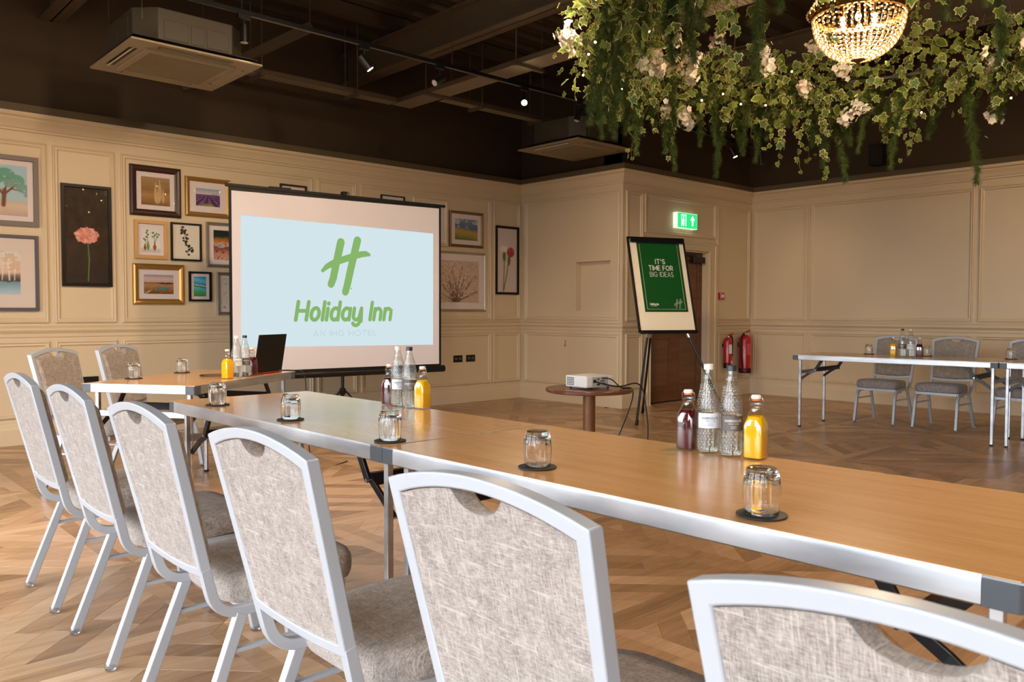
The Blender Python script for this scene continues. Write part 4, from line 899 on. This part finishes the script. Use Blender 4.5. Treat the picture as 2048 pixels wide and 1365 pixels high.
def picture(label, x0, z0, x1, z1, fr, fw_, mat_w, art, res=56, prof='flat', matc=(226, 212, 208), glaz=True, out=0):
    w, h = x1-x0, z1-z0; t = thing('framed_picture', label, 'picture', (x0, PW-.001-out, z0), 0, 'gallery wall pictures'); D = .028
    P = {'flat': [(0, 0), (0, D), (fw_*.9, D), (fw_, D-.006), (fw_, .004)], 'cushion': [(0, 0), (0, D*.6), (fw_*.12, D*.9), (fw_*.35, D*1.2), (fw_*.65, D*1.05), (fw_*.85, D*.7), (fw_, D*.55), (fw_, .004)],
         'ornate': [(0, 0), (0, D*.7), (fw_*.2, D*1.1), (fw_*.4, D*.7), (fw_*.55, D*1.15), (fw_*.75, D*.75), (fw_*.85, D*.9), (fw_, D*.55), (fw_, .004)]}[prof]
    MB().loops(ringloops(w, h, P), False, False).build('frame', fr, t, 0)
    if mat_w: MB().box((fw_*.8, -.008, fw_*.8), (w-fw_*.8, -.0005, h-fw_*.8)).build('mat_board', plain('mat board', matc, .8, var=0), t, 0)
    aw, ah = w-2*(fw_+mat_w), h-2*(fw_+mat_w); nu = res if aw < ah else int(res*aw/ah); nv = int(res*ah/aw) if aw < ah else res
    U, V = np.meshgrid((np.arange(nu+1))/nu, (np.arange(nv+1))/nv); im = np.clip(art(U, V), 0, 255)/255; im = np.where(im <= .04045, im/12.92, ((im+.055)/1.055)**2.4)
    o_ = fw_+mat_w; vs = np.stack([o_+U*aw, np.full_like(U, -.0095), o_+V*ah], -1).reshape(-1, 3)
    me = bpy.data.meshes.new('artwork'); q = nu+1; me.from_pydata(vs.tolist(), [], [(j*q+i, j*q+i+1, (j+1)*q+i+1, (j+1)*q+i) for j in range(nv) for i in range(nu)])
    at = me.color_attributes.new('Col', 'FLOAT_COLOR', 'POINT'); at.data.foreach_set('color', np.concatenate([im.reshape(-1, 3), np.ones((len(vs), 1))], 1).ravel().tolist()); me.materials.append(ART)
    o = bpy.data.objects.new('artwork', me); COL.objects.link(o); o.parent = t
    if glaz: MB().box((fw_*.9, -.0135, fw_*.9), (w-fw_*.9, -.012, h-fw_*.9)).build('glazing', PANE, t, 0)
    return t
GOLD = plain('gilt wood', (190, 146, 80), .35, metal=.7, var=.15, vs=30); GOLDD = plain('antique gilt', (150, 104, 54), .35, metal=.7, var=.2, vs=30); GREYW = plain('grey wood frame', (112, 100, 96), .5, var=.1); SLATE = plain('slate frame', (80, 76, 84), .5); PINE = plain('light oak frame', (196, 152, 96), .5, var=.08, vs=20)
SILV = plain('antique silver', (176, 170, 156), .4, metal=.7, var=.25, vs=60); EBON = plain('black wood frame', (24, 16, 14), .4, spec=.25); DBRN = plain('dark brown frame', (60, 34, 26), .35); BRZ = plain('bronze frame', (120, 92, 68), .4, metal=.5, var=.1)
PR = dict(
 a=('tree picture in a grey frame, topmost at the left edge', 1.20, 1.938, 1.862, 2.552, GREYW, .042, .045, a_tree), b=('birch trees and lake picture in a slate frame below the tree picture', 1.10, 1.19, 1.852, 1.858, SLATE, .028, .115, a_birch),
 c=('tall black picture of one pink peony on a long stem', 2.04, 1.418, 2.468, 2.355, EBON, .03, 0, a_peony))
PR.update(
 d=('bottles still life in a dark gilded frame, top left of the gallery cluster', 2.636, 2.117, 3.123, 2.604, DBRN, .062, .045, a_bottles), e=('lavender field picture in a gold frame right of the bottles still life', 3.164, 2.151, 3.632, 2.548, GOLD, .045, .065, a_lav),
 f=('two potted stems picture in a light oak frame', 2.672, 1.701, 2.983, 2.073, PINE, .034, .03, a_vases), g=('black leaf sprig picture in a thin black frame', 3.018, 1.695, 3.323, 2.073, EBON, .018, 0, a_euca),
 h=('red landscape picture in an ornate silver frame, half hidden by the screen', 3.372, 1.641, 3.75, 2.105, SILV, .034, .045, a_red), i=('boat in reeds picture in a wide gold frame', 2.652, 1.255, 3.145, 1.652, GOLD, .055, .05, a_boat),
 j=('small turquoise river picture in a black frame', 3.191, 1.291, 3.419, 1.592, EBON, .02, .03, a_river), k=('pale print in a silver frame at the left edge of the screen', 3.477, 1.15, 3.86, 1.594, SILV, .035, .02, a_blank),
 l=('blue sky over yellow hills picture in a bronze frame right of the screen', 6.526, 2.03, 7.099, 2.494, BRZ, .035, .06, a_hills), m=('pink blossom tree picture in a silver frame right of the screen', 6.20, 1.195, 7.14, 1.967, SILV, .03, .085, a_bloss),
 n=('tall narrow black framed picture of red and white carnations', 7.317, 1.428, 7.744, 2.357, EBON, .032, 0, a_carn), o=('brown framed picture peeping over the screen top, left one', 4.19, 2.02, 4.508, 2.58, DBRN, .02, .03, a_birch),
 p=('thin black framed picture peeping over the screen top, middle', 5.49, 2.10, 5.83, 2.59, EBON, .012, .05, a_blank), q=('cream framed picture peeping out behind the top right screen corner', 5.95, 2.02, 6.496, 2.61, plain('cream frame', (206, 190, 164), .5), .045, .06, a_blank))
PROF = dict(d='cushion', e='cushion', i='cushion', h='ornate', k='ornate', l='cushion', m='cushion', q='cushion')
for k, (lab, x0, z0, x1, z1, fr, fwid, mw, art) in PR.items():
    mc = {'b': (214, 200, 190), 'n': (214, 200, 196)}.get(k, (224, 210, 208))
    picture(lab, x0, z0, x1, z1, fr, fwid, mw, art, 96 if k in 'acm' else 60, PROF.get(k, 'flat'), mc)
    if k == 'd': pass

# ------------------------------------------------------------------ ceiling equipment
def plate(mb, xs, ys, solid, z0, z1):
    """one welded plate with rectangular holes"""
    nx, ny = len(xs), len(ys); vs = [(x, y, z) for z in (z0, z1) for y in ys for x in xs]; fs = []; I = lambda i, j, k: k*nx*ny+j*nx+i
    S = lambda i, j: 0 <= i < nx-1 and 0 <= j < ny-1 and solid((xs[i]+xs[i+1])/2, (ys[j]+ys[j+1])/2)
    for i in range(nx-1):
        for j in range(ny-1):
            if not S(i, j): continue
            fs += [(I(i, j, 0), I(i, j+1, 0), I(i+1, j+1, 0), I(i+1, j, 0)), (I(i, j, 1), I(i+1, j, 1), I(i+1, j+1, 1), I(i, j+1, 1))]
            for (di, dj), e in (((-1, 0), ((i, j+1), (i, j))), ((1, 0), ((i+1, j), (i+1, j+1))), ((0, -1), ((i, j), (i+1, j))), ((0, 1), ((i+1, j+1), (i, j+1)))):
                if not S(i+di, j+dj): (p, q), (r_, t_) = e; fs.append((I(p, q, 0), I(r_, t_, 0), I(r_, t_, 1), I(p, q, 1)))
    used = sorted({v for f in fs for v in f}); mp_ = {v: n for n, v in enumerate(used)}
    mb.add([vs[v] for v in used], [tuple(mp_[v] for v in f) for f in fs])
def cassette(label, cx, cy):
    t = thing('air_conditioner', label, 'air conditioner', (cx, cy+.03, 3.12), 0, 'ceiling cassettes'); a = .495
    sq = lambda r, z: [(-r, -r, z), (r, -r, z), (r, r, z), (-r, r, z)]
    # panel with four louvre slots: frame pieces around the slots
    mb = MB(); z0, z1 = 0.0, .022; s0, s1, sl = .375, .44, .28
    br = [-a, -s1, -s0, -.31, -sl, sl, .31, s0, s1, a]
    def solid(x, y):
        x, y = abs(x), abs(y)
        return not ((x < .31 and y < .31) or (s0 < y < s1 and x < sl) or (s0 < x < s1 and y < sl))
    plate(mb, br, br, solid, .006, z1)
    mb.build('panel', CREAM, t, 0, .003)
    g = MB().loops([[(x, y, z) for x, y, z in sq(r, z)] for r, z in ((.345, .004), (.335, -.008), (.30, -.010), (.30, .006))], False, False); g.build('grille_frame', CREAM, t, 0)
    sl_ = MB()
    for i in range(19): y = -.285+i*.0317; sl_.box((-.30, y-.009, -.007), (.30, y+.009, -.001))
    gs = sl_.build('grille_slats', CREAM, t, 0); gs['kind'] = 'stuff'
    MB().box((-.36, -.36, .03), (.36, .36, .035)).box((-.47, -.47, .05), (.47, .47, .055)).build('dark_inside', BLACK, t, 0)
    for k in range(4):
        R = Matrix.Rotation(k*PI/2, 4, 'Z'); lv = MB().box((-.27, -.028, -.003), (.27, .028, .003)).build('louvre', plain('white louvre', (228, 214, 200), .4) if k == 3 else CREAM, t, 0, .002)
        lv.location = R @ Vector((0, -.408, .010)); lv.rotation_euler = (math.radians(38 if k == 3 else 14), 0, k*PI/2)
    ol = [(-.42, -.28), (-.28, -.42), (.28, -.42), (.42, -.28), (.42, .28), (.28, .42), (-.28, .42), (-.42, .28)]
    bd = MB().prism(ol, 2, .022, .30).build('casing', ACBODY, t, 0, .006)
    for p_, q_ in (((-.24, -.424, .08), (-.06, -.418, .22)), ((-.04, -.424, .08), (.06, -.418, .22)), ((.08, -.424, .08), (.25, -.418, .22)), ((-.424, -.2, .1), (-.418, 0, .25)), ((-.424, .05, .12), (-.418, .12, .2))): MB().box(p_, q_).build('access_cover', ACBODY, bd, 0, .003)
    for x in (-.38, .38):
        for y in (-.38, .38): MB().sweep([(x, y, .2), (x, y, 1.23)], .005, 0, None, 6).build('hanger_rod', CHROME, t)
cassette('ceiling air conditioning cassette at the left, with one open white louvre', 2.48, 6.60)
cassette('ceiling air conditioning cassette above the alcove corner', 7.25, 6.70)

def tray(label, x0, y0, x1, y1, z, w):
    t = thing('cable_tray', label, 'cable tray', (0, 0, 0)); m = NT('perforated tray'); h_ = x1-x0 > y1-y0
    co = m.n('ShaderNodeTexCoord'); sp = m.n('ShaderNodeSeparateXYZ'); m.link(co.outputs['Object'], sp.inputs[0]); u, v = (0, 1) if h_ else (1, 0)
    mk = lambda o, p, d: m.math('LESS_THAN', m.math('FRACT', m.math('MULTIPLY', sp.outputs[o], 1/p)), d)
    hole = m.math('MULTIPLY', mk(u, .05, .5), mk(v, .025, .4)); m.link(m.mix(hole, lin((150, 136, 114)), lin((24, 18, 14))), m.p.inputs['Base Color']); m.p.inputs['Roughness'].default_value = .5
    MB().box((x0, y0, z), (x1, y1, z+.004)).build('tray_bed', m.mat, t, 0)
    sd = MB()
    if h_: sd.box((x0, y0-.003, z), (x1, y0, z+.05)).box((x0, y1, z), (x1, y1+.003, z+.05))
    else: sd.box((x0-.003, y0, z), (x0, y1, z+.05)).box((x1, y0, z), (x1+.003, y1, z+.05))
    sd.build('side_flange', STEEL, t, 0)
    k = 0
    n = max(2, int(max(x1-x0, y1-y0)/1.3))
    for i in range(n):
        f = (i+.5)/n; cx = x0+(x1-x0)*f if h_ else (x0+x1)/2; cy = (y0+y1)/2 if h_ else y0+(y1-y0)*f
        hb = MB(); d = w/2+.06
        if h_: hb.box((cx-.02, cy-d, z-.03), (cx+.02, cy+d, z-.001)); q = [(cx, cy-d+.015), (cx, cy+d-.015)]
        else: hb.box((cx-d, cy-.02, z-.03), (cx+d, cy+.02, z-.001)); q = [(cx-d+.015, cy), (cx+d-.015, cy)]
        for a, b in q: hb.sweep([(a, b, z-.001), (a, b, CEIL)], .006, 0, None, 6)
        hb.build('hanger', STEEL, t, 0)
tray('wide perforated cable tray crossing the ceiling from the picture wall', 5.44, 2.2, 5.70, 7.95, 3.585, .26)
tray('narrow perforated cable tray along the picture wall, left length', 3.2, 7.80, 5.41, 7.96, 3.58, .16)
tray('narrow perforated cable tray running on towards the alcove', 5.73, 7.30, 7.70, 7.44, 3.58, .14)

t = thing('lighting_track', 'long black lighting track carrying spotlights across the room', 'track', (0, 6.15, 3.5))
MB().box((1.5, -.018, 0), (10.7, .018, .035)).build('rail', BLACKM, t, 0, .002)
MB().box((1.5, -.010, -.002), (10.7, -.006, 0)).box((1.5, .006, -.002), (10.7, .010, 0)).build('conductor_strip', CHROME, t, 0)
for x in (1.9, 3.4, 4.9, 6.4, 8.5, 10.2): MB().sweep([(x, 0, .035), (x, 0, .85)], .0025, 0, None, 6).build('suspension_wire', CHROME, t)
LENS_ON = emis('lit spotlight lens', (255, 214, 150), 60); LENS_OFF = plain('grey lens', (190, 190, 195), .2)
AIM = [(0, 0, -1), (.55, -.25, -.75), (-.75, -.1, -.5), (-.55, -.62, -.5), (-.3, .1, -.9), (.35, -.1, -.9), (.25, -.35, -.85), (.3, 0, -.9)]
WH = ['hanging straight down above the left cassette', 'lit and tilted to the right, over the screen', 'turned sideways beside the wide cable tray', 'shining straight into the lens, left of the wreath', 'unlit at the track end before the cassette', 'pale tipped, beneath the left of the wreath', 'lit, just under the hanging fern strands', 'dark, near the right wall corner']
for (x, w, on), a, wh in zip(SPOTS, AIM, WH):
    t = thing('track_spotlight', 'black cylinder track spotlight '+wh, 'spotlight', (x, 6.15, 3.5)); d = Vector(a).normalized(); p = Vector((0, 0, -.13))
    MB().box((-.05, -.016, -.03), (.05, .016, -.001)).sweep([(0, 0, -.03), p], .006, 0, None, 8).build('adapter', BLACKM, t, 0)
    q0, q1 = p-d*.05, p+d*.085
    MB().sweep([q0, q1], .034, 0, None, 20).build('lamp_body', BLACKM, t)
    MB().sweep([q1+d*.0005, q1+d*.002], .029, 0, None, 16).build('lens', LENS_ON if on else LENS_OFF, t)
    if not w: continue
    l = lamp('spot_beam', 'SPOT', (x+(q1+d*.02).x, 6.15+(q1+d*.02).y, 3.5+(q1+d*.02).z), w*(1.6 if on else .8), WARM, spot_size=math.radians(70), spot_blend=1.0, shadow_soft_size=.03)
    l.rotation_euler = (d if on else Vector((d.x*.5, -.25, -1))).to_track_quat('-Z', 'Y').to_euler()

# ------------------------------------------------------------------ chandelier
CX, CY, CZ = 5.325, 2.434, 3.13
t = thing('chandelier', 'lit beaded glass basket chandelier inside the flower wreath', 'chandelier', (CX, CY, CZ))
BEAD = NT('glass beads'); BEAD.p.inputs['Base Color'].default_value = (*lin((240, 226, 196)), 1); BEAD.p.inputs['Roughness'].default_value = .1
tr = BEAD.n('ShaderNodeBsdfTranslucent'); tr.inputs[0].default_value = (*lin((236, 220, 186)), 1); mx = BEAD.n('ShaderNodeMixShader'); mx.inputs[0].default_value = .7
BEAD.link(BEAD.p.outputs[0], mx.inputs[1]); BEAD.link(tr.outputs[0], mx.inputs[2]); BEAD.link(mx.outputs[0], BEAD.out.inputs[0])
def beads(mb, c, r): mb.lathe([(1e-6, -r), (r*.87, -r*.5), (r*.87, r*.5), (1e-6, r)], 5, c)
bowl = MB(); R, Hb = .284, .285
wires = MB()
for k in range(14):
    ph = (k+.5)/14.5*PI/2; rad = R*math.cos(ph)**.85; z = -Hb*math.sin(ph); n = 44 if k < 10 else 22
    for j in range(n):
        a = 2*PI*j/n; beads(bowl, (rad*math.cos(a), rad*math.sin(a), z), min(.0105, .42*2*PI*rad/n))
    wires.sweep([(rad*math.cos(2*PI*j/28), rad*math.sin(2*PI*j/28), z) for j in range(29)], .0014, 0, None, 4)
for j in range(40):
    a = 2*PI*j/40; wires.sweep([(R*math.cos(p_)**.85*math.cos(a), R*math.cos(p_)**.85*math.sin(a), -Hb*math.sin(p_)) for p_ in [PI/2*k/9*.96 for k in range(10)]], .0013, 0, None, 4)
b_ = bowl.build('bead_basket', BEAD.mat, t); b_['kind'] = 'stuff'; w_o = wires.build('wire_basket', BRASS, t); w_o['kind'] = 'stuff'
tent = MB()
for j in range(44):
    a = 2*PI*j/44
    for k in range(22): f = k/21; rad = .27*(1-f)**1.5+.05; beads(tent, (rad*math.cos(a), rad*math.sin(a), .03+f*.62), .0085)
tent.build('bead_canopy', BEAD.mat, t)['kind'] = 'stuff'
rim = MB().lathe([(.280, -.012), (.292, -.008), (.294, .018), (.282, .024), (.274, .01)], 48, close=True)
for j in range(24): a = 2*PI*j/24; rim.ball((.296*math.cos(a), .296*math.sin(a), .022), .014, 6, 4, 1.5)
rim.build('rim_band', BRASS, t); MB().lathe([(.001, -.335), (.008, -.33), (.012, -.318), (.006, -.308), (.02, -.30), (.045, -.288), (.04, -.278), (.001, -.275)], 20).build('finial', BRASS, t)
MB().lathe([(.06, .64), (.064, .66), (.03, .70), (.008, .72), (.008, 1.22)], 16).build('stem', BRASS, t)
BULB = emis('lit filament bulb', (255, 214, 140), 90)
for j in range(6):
    a = 2*PI*j/6+.4; MB().ball((.11*math.cos(a), .11*math.sin(a), -.04), .019, 10, 6, 1.5).build('bulb', BULB, t)
    MB().sweep([(.11*math.cos(a), .11*math.sin(a), -.01), (.11*math.cos(a), .11*math.sin(a), .05), (0, 0, .12)], .008, 0, None, 8).build('lamp_holder', BRASS, t)
lamp('chandelier_light', 'POINT', (CX, CY, CZ-.10), 160, (1.0, .76, .48), shadow_soft_size=.12)

# ------------------------------------------------------------------ flower wreath
WR = thing('floral_wreath', 'large hanging ring of variegated ivy, ferns and pale blossom around the chandelier', 'wreath', (CX, CY, 3.12)); WRR = 1.6
w = random.Random(11)
MB().lathe([(WRR+.011, -.011), (WRR+.011, .011), (WRR-.011, .011), (WRR-.011, -.011)], 64, close=True).build('hoop', plain('dark green hoop', (40, 44, 28), .6), WR)
for k in range(6):
    a = 2*PI*k/6+.3; MB().sweep([(WRR*math.cos(a), WRR*math.sin(a), 0), (WRR*math.cos(a), WRR*math.sin(a), 1.22)], .003, 0, None, 6).build('suspension_wire', CHROME, WR)
LEAF = vcol('variegated leaf', .45, .4, .3); FERN = plain('asparagus fern green', (78, 96, 40), .6, var=.5, vs=3); STEM = plain('brown vine stem', (96, 72, 42), .7); PETAL = vcol('pale petals', .6, .3, .25)
def leafmesh(seed, shape):
    g = random.Random(seed); mb = MB()
    if shape == 'ivy': ol = [(0, 0), (.28, -.12), (.48, .10), (.34, .32), (.46, .62), (.20, .62), (0, 1.0), (-.20, .62), (-.46, .62), (-.34, .32), (-.48, .10), (-.28, -.12)]
    else: ol = [(0, 0), (.10, .12), (.20, .35), (.20, .6), (.10, .85), (0, 1.0), (-.10, .85), (-.20, .6), (-.20, .35), (-.10, .12)]
    ol = [(x*(1+g.uniform(-.08, .08)), y) for x, y in ol]; c = (0, .38); Z = lambda x, y: -.18*abs(x)-.10*y*y+.04*math.sin(9*x)
    inn = [(c[0]+(x-c[0])*.80, c[1]+(y-c[1])*.82) for x, y in ol]; n = len(ol)
    vs = [(*c, Z(*c))]+[(x, y, Z(x, y)) for x, y in inn]+[(x, y, Z(x, y)) for x, y in ol]
    gr = [lin(k) for k in ((90, 112, 46), (104, 124, 52), (74, 98, 46), (114, 126, 50))][seed % 4]; cr = lin(((196, 184, 126), (180, 174, 114), (168, 168, 110), (122, 130, 66))[seed % 4])
    for i in range(n):
        j = (i+1) % n; mb.add([vs[0], vs[1+i], vs[1+j]], [(0, 1, 2)], 0, gr); mb.add([vs[1+i], vs[1+n+i], vs[1+n+j], vs[1+j]], [(0, 1, 2, 3)], 0, cr if (shape == 'ivy' or seed % 2) else gr)
    return mb
LM = [leafmesh(s, 'ivy') for s in range(4)]+[leafmesh(5, 'lance')]
proto = [m.build('ivy_leaf', LEAF, None, 0) for m in LM]
leaves = []; vines = MB()
def torus(a, b, r): return Vector(((WRR+r*math.cos(b))*math.cos(a), (WRR+r*math.cos(b))*math.sin(a), r*math.sin(b)))
def addleaf(p, s, droop=1.0, kind=None):
    out = Vector((p.x, p.y, 0)).normalized()*w.choice((1, 1, -1)); y = (Vector((0, 0, -1))*droop+out*w.uniform(-.1, .8)+Vector((w.uniform(-.7, .7), w.uniform(-.7, .7), w.uniform(-.3, .4)))).normalized()
    z = (out+Vector((w.uniform(-.8, .8), w.uniform(-.8, .8), w.uniform(-.2, .9)))); z = (z-y*z.dot(y)).normalized(); x = y.cross(z)
    leaves.append((Matrix(((x.x, y.x, z.x, p.x), (x.y, y.y, z.y, p.y), (x.z, y.z, z.z, p.z), (0, 0, 0, 1))) @ Matrix.Scale(s, 4), kind if kind is not None else w.choice((0, 0, 1, 1, 2, 3))))
for k in range(3600):
    a = w.uniform(0, 2*PI); addleaf(torus(a, w.uniform(0, 2*PI), w.uniform(.06, .28)*(1.1+.35*math.sin(3*a+1)+.2*math.sin(7*a)))+Vector((0, 0, w.gauss(.0, .08))), w.uniform(.036, .086), .6)
for k in range(64):
    a = w.uniform(0, 2*PI); b = w.uniform(PI, 2*PI); p = torus(a, b, w.uniform(.1, .26)); L_ = w.uniform(.2, .66); n = int(L_/.045); sw = Vector((w.uniform(-.9, .9), w.uniform(-.9, .9), 0)); path = [p.copy()]
    for i in range(n):
        f = i/n; p = p+Vector((sw.x*.05*(1-f)+w.uniform(-.012, .012), sw.y*.05*(1-f)+w.uniform(-.012, .012), -.045)); path.append(p.copy()); (w.random() < .85) and addleaf(p+Vector((w.uniform(-.045, .045), w.uniform(-.045, .045), w.uniform(-.02, .02))), w.uniform(.045, .105)*(1-.5*f))
    vines.sweep(path, .0018, 0, None, 3)
for k in range(26):
    a = w.uniform(0, 2*PI)
    for i in range(6): addleaf(torus(a+w.uniform(-.05, .05), w.uniform(0, 2*PI), .27), w.uniform(.11, .17), .4, 4)
vines.build('vine_stems', STEM, WR, 60)['kind'] = 'stuff'
org = Vector((CX, CY, 3.12))
def lsize(it):
    p = org+it[0].translation; q = pix(p)
    if q is None or not (-15 < q[0] < 2063 and -15 < q[1] < 1380): return 0
    return it[0].to_scale().x/(p-cam.matrix_world.translation).dot(fw)
leaves.sort(key=lsize, reverse=True)
rest = {0: MB(), 1: MB(), 2: MB(), 3: MB(), 4: MB()}
used = set()
for i, (M_, k) in enumerate(leaves):
    if i < 300:
        o = proto[k].copy(); COL.objects.link(o); o.parent = WR; o.matrix_local = M_
    else:
        src = LM[k]; rest[0].add([M_ @ Vector(v) for v in src.v], src.f); rest[0].c[-len(src.f):] = src.c
for o in proto: bpy.data.objects.remove(o)
rest[0].build('ivy_foliage', LEAF, WR, 0)['kind'] = 'stuff'
def fernmesh(seed, L_):
    g = random.Random(seed); mb = MB(); x = y = 0.0; n = int(L_/.0055)
    for i in range(n):
        f = i/n; z = -f*L_; x += g.uniform(-.004, .004); y += g.uniform(-.004, .004); r = .078*min(1, .3+f*6)*(1-.55*f*f)*(.8+.3*math.sin(f*23+seed))
        for k in range(20):
            a = g.uniform(0, 2*PI); rr_ = r*g.uniform(.5, 1.1); tip = Vector((x+rr_*math.cos(a), y+rr_*math.sin(a), z-g.uniform(-.01, .045))); b = Vector((x+rr_*.25*math.cos(a), y+rr_*.25*math.sin(a), z)); s_ = Vector((-math.sin(a), math.cos(a), g.uniform(-.5, .5)))*.0018
            mb.add([b-s_, tip, b+s_], [(0, 1, 2)]); m_ = (b+tip)/2; u_ = Vector((math.cos(a+.8), math.sin(a+.8), -.4))*.024; mb.add([m_-s_*.6, m_+u_, m_+s_*.6], [(0, 1, 2)])
    mb.sweep([(0, 0, 0), (x*.5, y*.5, -L_*.5), (x, y, -L_*.97)], .002, 0, None, 3); return mb
fp_ = [fernmesh(s, L_) for s, L_ in ((1, .40), (2, .52), (3, .66), (4, .30))]; fp_ = [m.build('fern_strand', FERN, WR, 0) for m in fp_]
for k in range(96):
    a = 3.57+.2+(2*PI-.4)*k/95+w.uniform(-.04, .04); p = torus(a, w.uniform(PI*1.05, PI*1.95), w.uniform(.05, .24)); o = fp_[k] if k < 4 else fp_[w.randrange(4)].copy()
    if k >= 4: COL.objects.link(o); o.parent = WR
    o.location = p+Vector((0, 0, .06)); o.rotation_euler = (w.uniform(-.14, .14), w.uniform(-.14, .14), w.uniform(0, 6)); s_ = w.uniform(.75, 1.15); o.scale = (s_, s_, s_*w.uniform(.9, 1.1))
def flowermesh(seed, n, L_, r, pink):
    g = random.Random(seed); mb = MB()
    for i in range(n):
        f = g.random(); c = Vector((g.gauss(0, r*.5), g.gauss(0, r*.5), -f*L_)); nz = Vector((c.x, c.y, g.uniform(-.05, .03))).normalized(); a0 = Vector((0, 0, 1)); tx_ = nz.cross(a0).normalized(); ty = nz.cross(tx_); s_ = g.uniform(.016, .026)
        base = (240, 232, 218) if not pink or g.random() < .6 else (236, 210, 196); col = lin(tuple(k-g.uniform(0, 14) for k in base))
        for k in range(5):
            a = 2*PI*k/5+f*7; d = tx_*math.cos(a)+ty*math.sin(a); e = tx_*math.cos(a+PI/2)+ty*math.sin(a+PI/2); mb.add([c, c+d*s_*.7+e*s_*.5+nz*.004, c+d*s_*1.15+nz*.007, c+d*s_*.7-e*s_*.5+nz*.004], [(0, 1, 2, 3)], 0, col)
        mb.add([c+nz*.002+tx_*.003, c+nz*.004+ty*.003, c+nz*.002-tx_*.003], [(0, 1, 2)], 0, lin((214, 170, 60)))
    return mb
fl_ = [flowermesh(1, 80, .22, .06, False).build('blossom_cluster', PETAL, WR, 0), flowermesh(2, 40, .10, .07, True).build('blossom_cluster', PETAL, WR, 0), flowermesh(3, 16, .16, .07, True).build('blossom_cluster', PETAL, WR, 0), flowermesh(4, 56, .12, .06, False).build('blossom_cluster', PETAL, WR, 0)]
for f_ in fl_: f_['kind'] = 'stuff'
for k in range(42):
    a = 3.57+.42+(2*PI-.84)*k/41+w.uniform(-.05, .05); o = fl_[k] if k < 4 else fl_[w.randrange(4)].copy()
    if k >= 4: COL.objects.link(o); o.parent = WR
    o.location = torus(a, w.uniform(0, 2*PI), w.uniform(.28, .42)); o.rotation_euler = (w.uniform(-.8, .8), w.uniform(-.8, .8), w.uniform(0, 6))
FL = emis('fairy light', (255, 206, 120), 45); wirem = MB(); fb_ = MB().ball((0, 0, 0), .0075, 8, 5).build('fairy_light', FL, WR); pp_ = []
for k in range(46):
    a = 2*PI*k/46; p = torus(a, w.uniform(PI*.9, PI*2.1), w.uniform(.2, .34)); pp_.append(p); o = fb_ if k == 0 else fb_.copy()
    if k: COL.objects.link(o); o.parent = WR
    o.location = p
wirem.sweep(pp_+[pp_[0]], .0012, 0, None, 3).build('fairy_light_wire', STEM, WR)
t = MB().box((-.045, -.02, 0), (.045, .02, .028)).sweep(smoothline([(.045, 0, .01), (.15, -.03, .006), (.3, .02, .006), (.5, -.02, .006), (.62, .1, .006)]), .004, 0, None, 6).build('power_adapter', CAB, None, 30)
tag(t, 'black power adapter and lead on the floor under the long table end', 'adapter'); t.location = (1.71, 4.32, .001); t.rotation_euler = (0, 0, -.6)
cb = MB().sweep(smoothline([(2.72, 5.40, TZ+.012), (2.80, 5.36, TZ+.012), (2.88, 5.33, .74), (2.90, 5.33, .5), (2.95, 5.38, .15), (3.05, 5.45, .006), (3.4, 5.6, .006)]), .004, 0, None, 6).build('laptop_cable', CAB); tag(cb, 'black laptop cable hanging off the right end of the short table', 'cable')
cb = MB().sweep(smoothline([(2.25, 5.28, TZ+.006), (2.15, 5.32, TZ+.006), (2.17, 5.42, TZ+.006), (2.30, 5.40, TZ+.006), (2.40, 5.36, TZ+.006)]), .004, 0, None, 6).build('coiled_cable', CAB); tag(cb, 'black cable loop on the short table left of the orange juice bottle', 'cable')
